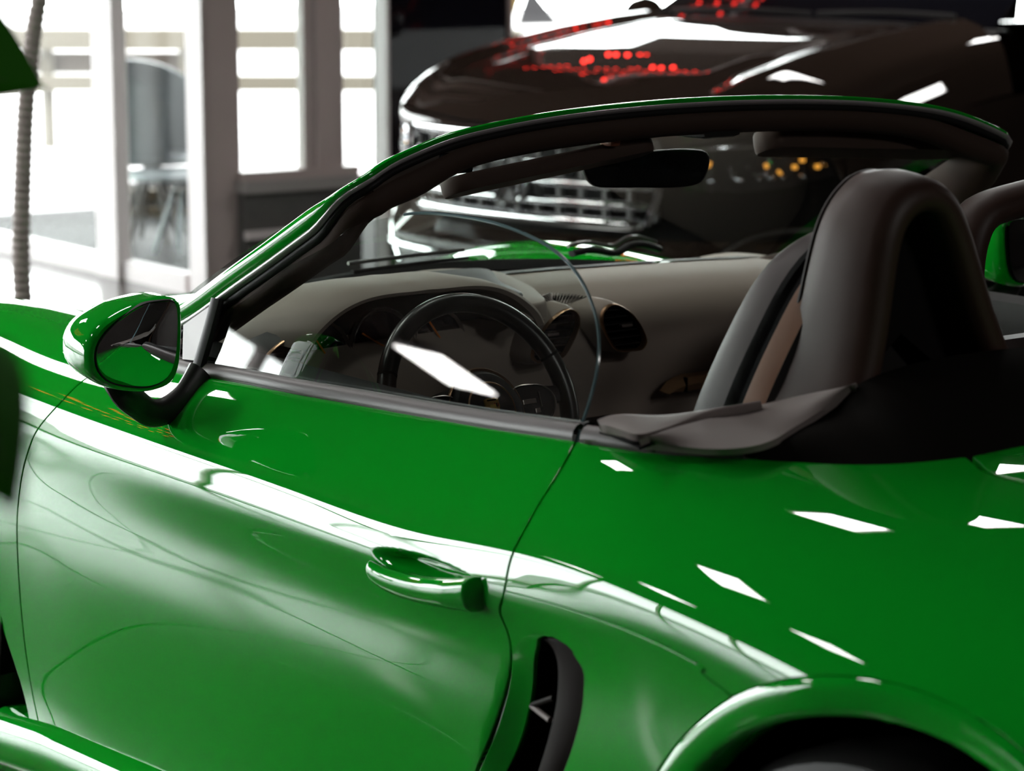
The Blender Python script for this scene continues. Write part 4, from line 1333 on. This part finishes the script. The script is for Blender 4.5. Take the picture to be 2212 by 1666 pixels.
# lip of the bonnet down to the grille
def front(name, z0, z1, w0, w1, ds0, ds1, m, parent, n=60, k=8, bow=0.0):
    G = []
    for w in np.linspace(w0, w1, n):
        G.append([W(w, nose_s(w) * .9 + ds0 + (ds1 - ds0) * q - bow * math.sin(PI * q), z0 + (z1 - z0) * q) for q in np.linspace(0, 1, k)])
    return MB().grid(np.array(G)).build(name, m, parent)
G = []
for w in np.linspace(-.965, .965, 90):
    n0 = nose_s(w) * .9
    zt = hood_z(w, n0 * .35 + .0)
    G.append([W(w, n0 + .03, zt), W(w, n0 + .012, zt - .012), W(w, n0 + .006, zt - .03), W(w, n0 + .012, zt - .06), W(w, n0 + .05, zt - .075)])
MB().grid(np.array(G)).build('bonnet_lip', M_SB, bonnet)
# nose panel behind everything
front('nose_panel', .25, .92, -.95, .95, .06, .07, M_GAP, suv)
bump = front('bumper', .20, .50, -.96, .96, .07, -.035, M_SB, suv, bow=.03)
front('bumper_top', .50, .56, -.96, .96, -.035, .05, M_SB, bump)
# chrome bars of the grille
bars = [(.885, .016), (.800, .014), (.735, .015), (.672, .015), (.610, .020)]
for zc, h in bars:
    wmax = np.interp(zc, [.6, .75, .9], [.52, .56, .56])
    G = []
    for w in np.linspace(-wmax, wmax, 70):
        s = nose_s(w) * .9
        tip = np.clip((wmax - abs(w)) / .03, .15, 1)
        G.append([W(w, s + .05, zc + h * tip), W(w, s + .012, zc + h * tip), W(w, s - .002, zc + h * .4 * tip), W(w, s - .004, zc - h * .2 * tip), W(w, s + .004, zc - h * tip), W(w, s + .05, zc - h * tip)])
    MB().grid(np.array(G)).build('grille_bar', M_CHROME, suv, sharp=math.radians(60))
for sgn in (1, -1):
    P = [W(sgn * w, nose_s(w) * .9 + .0, z) for w, z in ((.56, .89), (.575, .80), (.565, .70), (.53, .615))]
    MB().tube(spl(P, 14), .013, 8).build('grille_end', M_CHROME, suv)
for k in range(13):
    w = -.54 + k * .09
    s = nose_s(w) * .9
    for za, zb in ((.62, .66), (.685, .722), (.75, .787), (.815, .872)):
        MB().box(W(w, s + .035, (za + zb) / 2), (.014, .02, zb - za), axes=[_sl, -_sf, (0, 0, 1)]).build('grille_rib', M_RIB, suv, smooth=False)
# lower chrome strip of the bumper grille
P = [W(w, nose_s(w) * .9 - .045, .455 + .012 * abs(w)) for w in np.linspace(-.80, .80, 40)]
MB().tube(P, .012, 8).build('bumper_strip', M_CHROME, bump)
front('lower_grille', .26, .43, -.62, .62, -.03, -.03, M_PLASTIC, bump)
# round badge: ring with a V over a W
bc = W(0, -.012, EMB_Z)
bd = MB().lathe([(.070, -.01), (.083, -.008), (.086, .004), (.081, .010), (.074, .006), (.072, -.004)], bc, tuple(_sf + (0, 0, .04)), 48).build('badge', M_CHROME, suv)
MB().lathe([(.001, -.003), (.074, -.003)], bc, tuple(_sf + (0, 0, .04)), 40).build('badge_ground', M_BLACKGLOSS, bd)
def bw(a, z):
    return bc + _sl * a + _sf * .004 + np.array((0, 0, z))
for p in ([(-.030, .068), (0, .012), (.030, .068)], [(-.066, .022), (-.036, -.058), (0, -.002), (.036, -.058), (.066, .022)]):
    for q1, q2 in zip(p[:-1], p[1:]):
        MB().tube([bw(*q1), bw(*q2)], .0065, 6).build('badge_stroke', M_CHROME, bd)
# lamps
M_AMBER = mat('amber_reflector', (.9, .35, .04), .3, emit=(1, .42, .06), es=1.2)
for sgn in (1, -1):
    def lp(w, z, o=0.0):
        return W(sgn * w, nose_s(w) * .9 + .012 + o, z)
    lower = [(.60, .74), (.72, .72), (.84, .735), (.93, .77)]
    upper = [(.60, .86), (.72, .875), (.84, .885), (.935, .88)]
    a = spl(lower, 24); b_ = spl(upper, 24)
    G = [[lp(*(a[i] * (1 - q) + b_[i] * q), .055) for q in np.linspace(0, 1, 6)] for i in range(24)]
    hl = MB().grid(np.array(G)).build('headlamp', M_PLASTIC, suv)
    for (w, z, r) in ((.68, .80, .042), (.80, .81, .042)):
        MB().lathe([(r, .0), (r * .8, -.02), (r * .45, -.035), (.004, -.04)], lp(w, z, .02), tuple(_sf + _sl * sgn * .25), 24).build('projector', M_CHROME, hl)
    rnd = random.Random(3)
    for k in range(26):
        w_ = .62 + .30 * rnd.random(); z_ = .765 + .085 * rnd.random()
        aa = rnd.random() * 3
        MB().box(lp(w_, z_, .03), (.012 + .012 * rnd.random(), .008, .010), bev=.003, axes=[_sl * math.cos(aa) + np.array((0, 0, math.sin(aa))), -_sf + _sl * .8 * (rnd.random() - .3), _sl * -math.sin(aa) + np.array((0, 0, math.cos(aa)))]).build('reflector_cell', M_AMBER if k % 12 == 0 else M_CHROME, hl)
    MB().lathe([(.055, .0), (.045, -.02), (.02, -.03), (.003, -.032)], W(sgn * .78, nose_s(.78) * .9 - .02, .36), (sgn * .35 * _sl + _sf), 20).build('fog_lamp', M_CHROME, bump)
    for k in range(5):
        MB().box(lp(.64 + .06 * k, .755 + .004 * k, .02), (.032, .01, .012), bev=.003, axes=[_sl, -_sf, (0, 0, 1)]).build('lamp_cell', M_CHROME, hl)
    for k in range(4):
        MB().box(lp(.865 + .014 * k, .80 + .022 * (k % 3), .022), (.016, .012, .014), bev=.003, axes=[_sl, -_sf, (0, 0, 1)]).build('indicator', M_AMBER, hl)
    MB().tube(spl([lp(.61, .852, .01), lp(.76, .868, .01), lp(.92, .872, .01)], 16), .007, 8).build('daylight_tube', M_CHROME, hl)
    G = [[lp(*(a[i] * (1 - q) + b_[i] * q), .0) for q in np.linspace(0, 1, 6)] for i in range(24)]
    MB().grid(np.array(G)).build('lamp_lens', M_LENS, hl)
    # corner intake of the bumper with its bright blade
    P = spl([W(sgn * .60, nose_s(.6) * .9 - .03, .40), W(sgn * .72, nose_s(.72) * .9 - .035, .50), W(sgn * .80, nose_s(.8) * .9 - .03, .575), W(sgn * .93, nose_s(.93) * .9 - .02, .60)], 20)
    MB().tube(P, .011, 8).build('bumper_blade', M_CHROME, bump)
    # wing with wheel arch, wheel
    G = []
    for s in np.linspace(.545, 1.9, 60):
        zt = hood_z(.965, max(s * .9, .1)) - .0
        r = math.hypot(s - .92, 0)
        zb = .36 + math.sqrt(max(0, .42 ** 2 - (s - .92) ** 2)) if abs(s - .92) < .42 else .34
        zb = min(zb, .80)
        wb = .965 * (1 - .12 * max(0, (.5 - s) / .4) ** 2)
        G.append([W(sgn * (wb + .02 * math.sin(PI * q)), s, zt + (zb - zt) * q) for q in np.linspace(0, 1, 14)])
    wg = MB().grid(np.array(G)).build('front_wing', M_SB, suv)
    tw = MB().lathe([(.23, -.12), (.26, -.13), (.35, -.11), (.37, -.08), (.37, .08), (.35, .11), (.26, .13), (.23, .12)], W(sgn * .83, .92, .37), tuple(_sl), 48).build('wheel', M_RUBBER, suv)
    MB().lathe([(.001, .08), (.06, .08), (.22, .10), (.235, .12), (.235, -.1)], W(sgn * .83, .92, .37), tuple(_sl * sgn), 40).build('rim', M_SATIN, tw)
    tw = MB().lathe([(.23, -.12), (.26, -.13), (.35, -.11), (.37, -.08), (.37, .08), (.35, .11), (.26, .13), (.23, .12)], W(sgn * .83, 3.8, .37), tuple(_sl), 48).build('wheel', M_RUBBER, suv)
    MB().lathe([(.001, .08), (.06, .08), (.22, .10), (.235, .12), (.235, -.1)], W(sgn * .83, 3.8, .37), tuple(_sl * sgn), 40).build('rim', M_SATIN, tw)
    # body side with glass and mirror
    G = []
    for s in np.linspace(1.9, 4.75, 24):
        zt = 1.14
        zb = .36
        if abs(s - 3.8) < .42: zb = .36 + math.sqrt(.42 ** 2 - (s - 3.8) ** 2)
        G.append([W(sgn * (.965 + .02 * math.sin(PI * q) - .10 * max(0, (s - 4.2) / .55) ** 2), s, zt + (zb - zt) * q) for q in np.linspace(0, 1, 10)])
    MB().grid(np.array(G)).build('body_side', M_SB, suv)
    G = [[W(sgn * (.955 - .22 * q), s0 + (s1 - s0) * q, 1.14 + .50 * q) for q in np.linspace(0, 1, 6)] for s0, s1 in zip(np.linspace(1.75, 4.7, 16), np.linspace(2.45, 4.4, 16))]
    MB().grid(np.array(G)).build('side_glass', M_BLACKGLOSS, suv)
    mr = MB().lathe([(.002, .05), (.05, .045), (.085, .02), (.095, -.02), (.09, -.05)], W(sgn * 1.07, 1.93, 1.20), tuple(_sf), 24).build('wing_mirror', M_SB, suv)
    MB().tube([W(sgn * .95, 1.93, 1.13), W(sgn * 1.04, 1.93, 1.17)], .02, 8).build('mirror_arm', M_PLASTIC, mr)
# windscreen, wiper, roof, tail
G = [[W(w * (.82 - .14 * q), 1.50 + .12 * w * w + .95 * q, 1.225 + .50 * q - .03 * w * w) for q in np.linspace(0, 1, 10)] for w in np.linspace(-1, 1, 30)]
MB().grid(np.array(G)).build('windscreen', M_BLACKGLOSS, suv)
G = [[W(w * .90, 1.40 + .12 * w * w + dx, 1.205 - .03 * w * w + dz) for dx, dz in ((0, .02), (.03, .035), (.09, .035), (.12, .02))] for w in np.linspace(-1, 1, 30)]
MB().grid(np.array(G)).build('scuttle', M_PLASTIC, suv)
for w0, w1 in ((-.55, .12), (.15, .75)):
    P = spl([W(w0, 1.50, 1.255), W((w0 + w1) / 2, 1.48, 1.265), W(w1, 1.50, 1.255)], 12)
    MB().tube(P, .011, 8).build('wiper', M_PLASTIC, suv)
G = [[W(w * .70, s, 1.725 + .06 * math.sin(PI * (s - 2.4) / 2.3) - .04 * w * w) for s in np.linspace(2.42, 4.65, 14)] for w in np.linspace(-1, 1, 20)]
MB().grid(np.array(G)).build('roof', M_SB, suv)
G = [[W(w * (.70 + .2 * q), 4.65 + .12 * math.sin(PI * q), 1.71 - 1.3 * q) for q in np.linspace(0, 1, 12)] for w in np.linspace(-1, 1, 14)]
MB().grid(np.array(G)).build('tailgate', M_SB, suv)
MB().box(W(0, 2.4, .30), (1.7, 4.2, .18), axes=[_sl, -_sf, (0, 0, 1)]).build('underbody', M_GAP, suv, smooth=False)
# ------------------------------------------------------------------ foreground plant
M_LEAF = mat('green_leaf', (.030, .20, .008), .6, spec=.08)
M_LEAF.node_tree.nodes['Principled BSDF'].inputs['Transmission Weight'].default_value = 0.0
M_STEM = mat('green_stem', (.03, .09, .015), .5)


def leaf(tip, base, width, nrm, name, parent, curl=.02, lo=1.0):
    tip = np.array(tip, float); base = np.array(base, float)
    ax = tip - base; Ln = np.linalg.norm(ax); ax /= Ln
    n = np.array(nrm, float); n -= ax * (n @ ax); n /= np.linalg.norm(n)
    sd = np.cross(ax, n)
    G = []
    for q in np.linspace(0, 1, 24):
        wq = width * math.sin(PI * min(1, q * 1.04) ** .75) ** .85 if q < .96 else width * (1 - q) * 3.0 * .55
        row = []
        for s in np.linspace(-1, 1, 13):
            row.append(base + ax * Ln * q + sd * wq * (s * lo if s > 0 else s) + n * (-curl * 4 * (q - .5) ** 2 + .12 * wq * abs(s) ** 1.5))
        G.append(row)
    G = np.array(G)
    o = MB().grid(G).grid(G - n * .0008).build(name, M_LEAF, parent)
    MB().tube(G[:, 6] - n * .001, np.linspace(.003, .0006, 24), 6).build('midrib', M_STEM, o)
    return o


_pb = at(-330, 833, d=1.6)
plant = thing('leafy_plant', 'broad-leaved green plant close to the camera at the left edge of the picture', 'plant', (_pb[0], _pb[1], 0))
top = np.array((_pb[0], _pb[1], 1.30))
MB().lathe([(.001, .0), (.12, .0), (.135, .02), (.16, .34), (.165, .36), (.150, .36), (.145, .31), (.001, .31)], (_pb[0], _pb[1], 0), (0, 0, 1), 36).build('pot', mat('dark_pot', (.05, .048, .045), .5), plant)
MB().tube(spl([(_pb[0], _pb[1], .30), (_pb[0] + .02, _pb[1] + .01, .8), top], 20), np.linspace(.014, .008, 20), 8).build('stem', M_STEM, plant)
l1 = leaf(at(108, 186, d=2.02), at(-290, 130, d=1.95), .085, (.45, -.75, .35), 'leaf', plant, .004, .3)
l2 = leaf(at(30, 1112, d=1.03), at(-95, 720, d=1.10), .026, (.75, -.6, .2), 'leaf', plant, .006)
for b0 in (at(-290, 130, d=1.95), at(-95, 720, d=1.10)):
    MB().tube(spl([top - (0, 0, .12), (top + b0) / 2 + (0, 0, .03), b0], 12), .003, 6).build('petiole', M_STEM, plant)
for k in range(7):
    a = 2.2 + k * .62
    b0 = top + np.array((math.cos(a) * .06, math.sin(a) * .06, -.05 * k))
    tp = b0 + np.array((math.cos(a) * .26, math.sin(a) * .26, .10 - .05 * k))
    if proj(tp)[0][0] < -60 and proj(b0)[0][0] < -60:
        leaf(tp, b0, .06, (0, 0, 1), 'leaf', plant, .03)

# ------------------------------------------------------------------ slim ribbed trunk by the screen
_tp = [at(90, -20, d=7.4), at(70, 90, d=7.4), at(56, 230, d=7.4), at(48, 420, d=7.4), at(51, 660, d=7.4)]
_b = _tp[-1]
trunk = thing('slim_tree', 'slim leaning grey trunk with fine rings, left of the white posts', 'tree', (_b[0], _b[1], 0))
P = spl([(_b[0] + .02, _b[1] + .01, 0.25), _b] + _tp[::-1][1:] + [tuple(_tp[0] + (.10, .12, .35)), tuple(_tp[0] + (.22, .25, .8))], 230)
r = .029 + .0026 * np.sin(np.arange(230) * 2 * PI / 2.9) - .00003 * np.arange(230)
MB().tube(P, r, 14).build('trunk', mat('grey_bark', (.36, .31, .29), .7, noise=(60, (.20, .17, .16))), trunk)
MB().lathe([(.001, .0), (.15, .0), (.17, .02), (.20, .34), (.19, .34), (.18, .26), (.001, .26)], (_b[0], _b[1], 0), (0, 0, 1), 32).build('pot', bpy.data.materials['dark_pot'], trunk)
for k in range(8):
    a = k * PI / 4
    b0 = P[-1]; tp = b0 + np.array((math.cos(a) * .5, math.sin(a) * .5, .18))
    leaf(tp, b0, .05, (0, 0, 1), 'leaf', trunk, .10)

# ------------------------------------------------------------------ outside the glass
M_SHELL = mat('white_shell', (.20, .22, .235), .35, spec=.4)
M_WOODLEG = mat('pale_wood', (.055, .046, .038), .6)


def tub_chair(u, d, label, rz):
    c = at(u, 400, d=d); x, y = c[0], c[1]
    t = thing('tub_chair', label, 'chair', (x, y, 0))
    def lc(a, b_, z):
        return np.array((x + a * math.cos(rz) - b_ * math.sin(rz), y + a * math.sin(rz) + b_ * math.cos(rz), z))
    G = []
    for a in np.linspace(.75, 2 * PI - .75, 28):           # wrap-round back, open at the front
        k = abs(a - PI) / (PI - .75)
        zt = .93 - .22 * k ** 3
        G.append([lc(.20 * math.cos(a), .20 * math.sin(a), .40)] + [lc((.22 + .06 * q) * math.cos(a), (.22 + .06 * q) * math.sin(a), .42 + (zt - .42) * q) for q in np.linspace(0, 1, 8)] + [lc(.262 * math.cos(a), .262 * math.sin(a), zt - .005), lc(.20 * math.cos(a), .20 * math.sin(a), .44)])
    s = MB().grid(np.array(G)).build('shell', M_SHELL, t)
    MB().lathe([(.001, .40), (.22, .40), (.235, .425), (.22, .45), (.001, .455)], (x, y, 0), (0, 0, 1), 28).build('seat', M_SHELL, t)
    for k in range(6):
        a = k * PI / 3 + .3
        MB().tube([lc(.03 * math.cos(a), .03 * math.sin(a), .39), lc(.24 * math.cos(a), .24 * math.sin(a), -.11)], .014, 8).build('leg', M_WOODLEG, t)
    return t


tub_chair(330, 12.4, 'white tub chair on splayed legs seen through the glass between two white posts', .6)
t = thing('side_table', 'low round white table beside the tub chair outside the glass', 'table', tuple(at(400, 540, d=12.0) * (1, 1, 0)))
c = at(400, 390, d=12.0)
MB().lathe([(.001, .0), (.30, .0), (.31, .012), (.30, .03), (.001, .03)], (c[0], c[1], .36), (0, 0, 1), 36).build('table_top', M_SHELL, t)
for k in range(7):
    a = k * 2 * PI / 7 + .2
    MB().tube([(c[0] + .03 * math.cos(a), c[1] + .03 * math.sin(a), .365), (c[0] + .22 * math.cos(a), c[1] + .22 * math.sin(a), -.11)], .012, 8).build('leg', M_SHELL, t)

M_BEIGE = mat('beige_rail', (.055, .046, .032), .6)
M_OCHRE = mat('ochre_wood', (.075, .052, .022), .6)
M_DARK = mat('dark_slats', (.035, .032, .03), .7)  # dark board behind the bench slats, also the sign post
def along(name, u0, u1, v0, v1, d, th, m, parent):
    a = at(u0, (v0 + v1) / 2, d=d); b_ = at(u1, (v0 + v1) / 2, d=d)
    h = np.linalg.norm(at(0, v0, d=d) - at(0, v1, d=d))
    ax = b_ - a; ax[2] = 0; L = np.linalg.norm(ax); ax /= L
    nn = np.cross((0, 0, 1), ax)
    m0 = (a + b_) / 2
    return MB().box(m0, (L, th, h), axes=[ax, nn, (0, 0, 1)], bev=.01).build(name, m, parent, smooth=False)


br = thing('guard_rail', 'beige horizontal guard rail across the bright forecourt behind the glass', 'railing', tuple(at(350, 90, d=19) * (1, 1, 0)))
along('top_rail', -300, 1180, 62, 108, 19, .12, M_BEIGE, br)
along('lower_rail', -300, 1180, 162, 196, 19.05, .10, M_BEIGE, br)
along('infill_panel', -300, 470, 112, 158, 19.2, .03, mat('brown_infill', (.055, .043, .035), .7), br)
for u in (-200, 100, 400, 700, 1000):
    p = at(u, 100, d=19.1)
    MB().box((p[0], p[1], .36), (.08, .08, .90)).build('post', M_BEIGE, br, smooth=False)
bn_ = thing('slatted_bench', 'ochre and black slatted bench behind the splayed legs of the tub chair', 'bench', tuple(at(370, 480, d=13.4) * (1, 1, 0)))
for k, (v0, v1) in enumerate(((408, 432), (448, 470), (486, 506))):
    along('slat', 268, 560, v0, v1, 13.4 - .05 * k, .05, M_OCHRE, bn_)
along('back_board', 268, 560, 395, 530, 13.6, .04, M_DARK, bn_)
sg = thing('striped_board', 'yellow and grey slanted board above the bonnet of the black off-roader', 'sign', tuple(at(1100, 60, d=17) * (1, 1, 0)))
q = [at(1062, 55, d=17), at(1100, 55, d=17), at(1150, -80, d=17), at(1020, -80, d=17)]
MB().prism(q, FW * .06).build('yellow_panel', mat('sign_yellow', (.12, .075, .012), .5), sg, smooth=False)
q = [at(1118, 52, d=16.9), at(1206, 50, d=16.9), at(1150, -20, d=16.9), at(1140, -20, d=16.9)]
MB().prism(q, FW * .06).build('grey_panel', mat('sign_grey', (.02, .018, .02), .5), sg, smooth=False)
p = at(1060, 100, d=17.03)
MB().box((p[0], p[1], .42), (.08, .08, 1.0)).build('post', M_DARK, sg, smooth=False)

# ------------------------------------------------------------------ strings of small red lights, seen mirrored in the bonnets
M_RED = mat('red_bulb', (.9, .02, .02), .4, emit=(1.0, .03, .02), es=18)
M_CABLE = mat('thin_black_cable', (.01, .01, .01), .6)
_bulb = None
for nm, lab, p0, dv, rows, n in (('string_lights', 'rows of tiny red string lights hung inside the north window', (-4.55, 3.75, 2.02), (.06, .75, .06), 4, 13),
                                 ('string_lights', 'rows of tiny red string lights hung under the ceiling above the aisle', (-4.0, -2.95, 2.45), (.1, .85, -.05), 4, 12)):
    t = thing(nm, lab, 'lights', (p0[0], p0[1], CEIL), 'red string lights')
    for r_ in range(rows):
        P = []
        for k in range(n):
            q = k / (n - 1)
            P.append(np.array(p0) + np.array(dv) * q + np.array((.10 * r_, .03 * r_, .13 * r_ - .10 * math.sin(PI * q))))
        cb = MB().tube([P[0] * (1, 1, 0) + (0, 0, CEIL)] + P + [P[-1] * (1, 1, 0) + (0, 0, CEIL)], .002, 5).build('cable', M_CABLE, t)
        for p in P:
            b = MB().lathe([(.001, .012), (.009, .006), (.010, -.002), (.005, -.012), (.001, -.013)], (0, 0, 0), (0, 0, 1), 8)
            if _bulb is None:
                _bulb = b.build('bulb', M_RED, cb); o = _bulb
            else:
                o = _bulb.copy(); COL.objects.link(o); o.parent = cb
            o.location = p + np.array((random.uniform(-.02, .02), random.uniform(-.02, .02), -.012))

t = thing('wall_lamp', 'broad white lamp high on the north wall behind the off-roader', 'lamp', (.75, YN, 2.4))
MB().box((.75, YN - .02, 2.4), (.55, .04, .30), bev=.005).build('housing', M_WHITE, t, smooth=False)
MB().box((.75, YN - .045, 2.4), (.5, .012, .26), bev=.003).build('diffuser', M_LED, t, smooth=False)
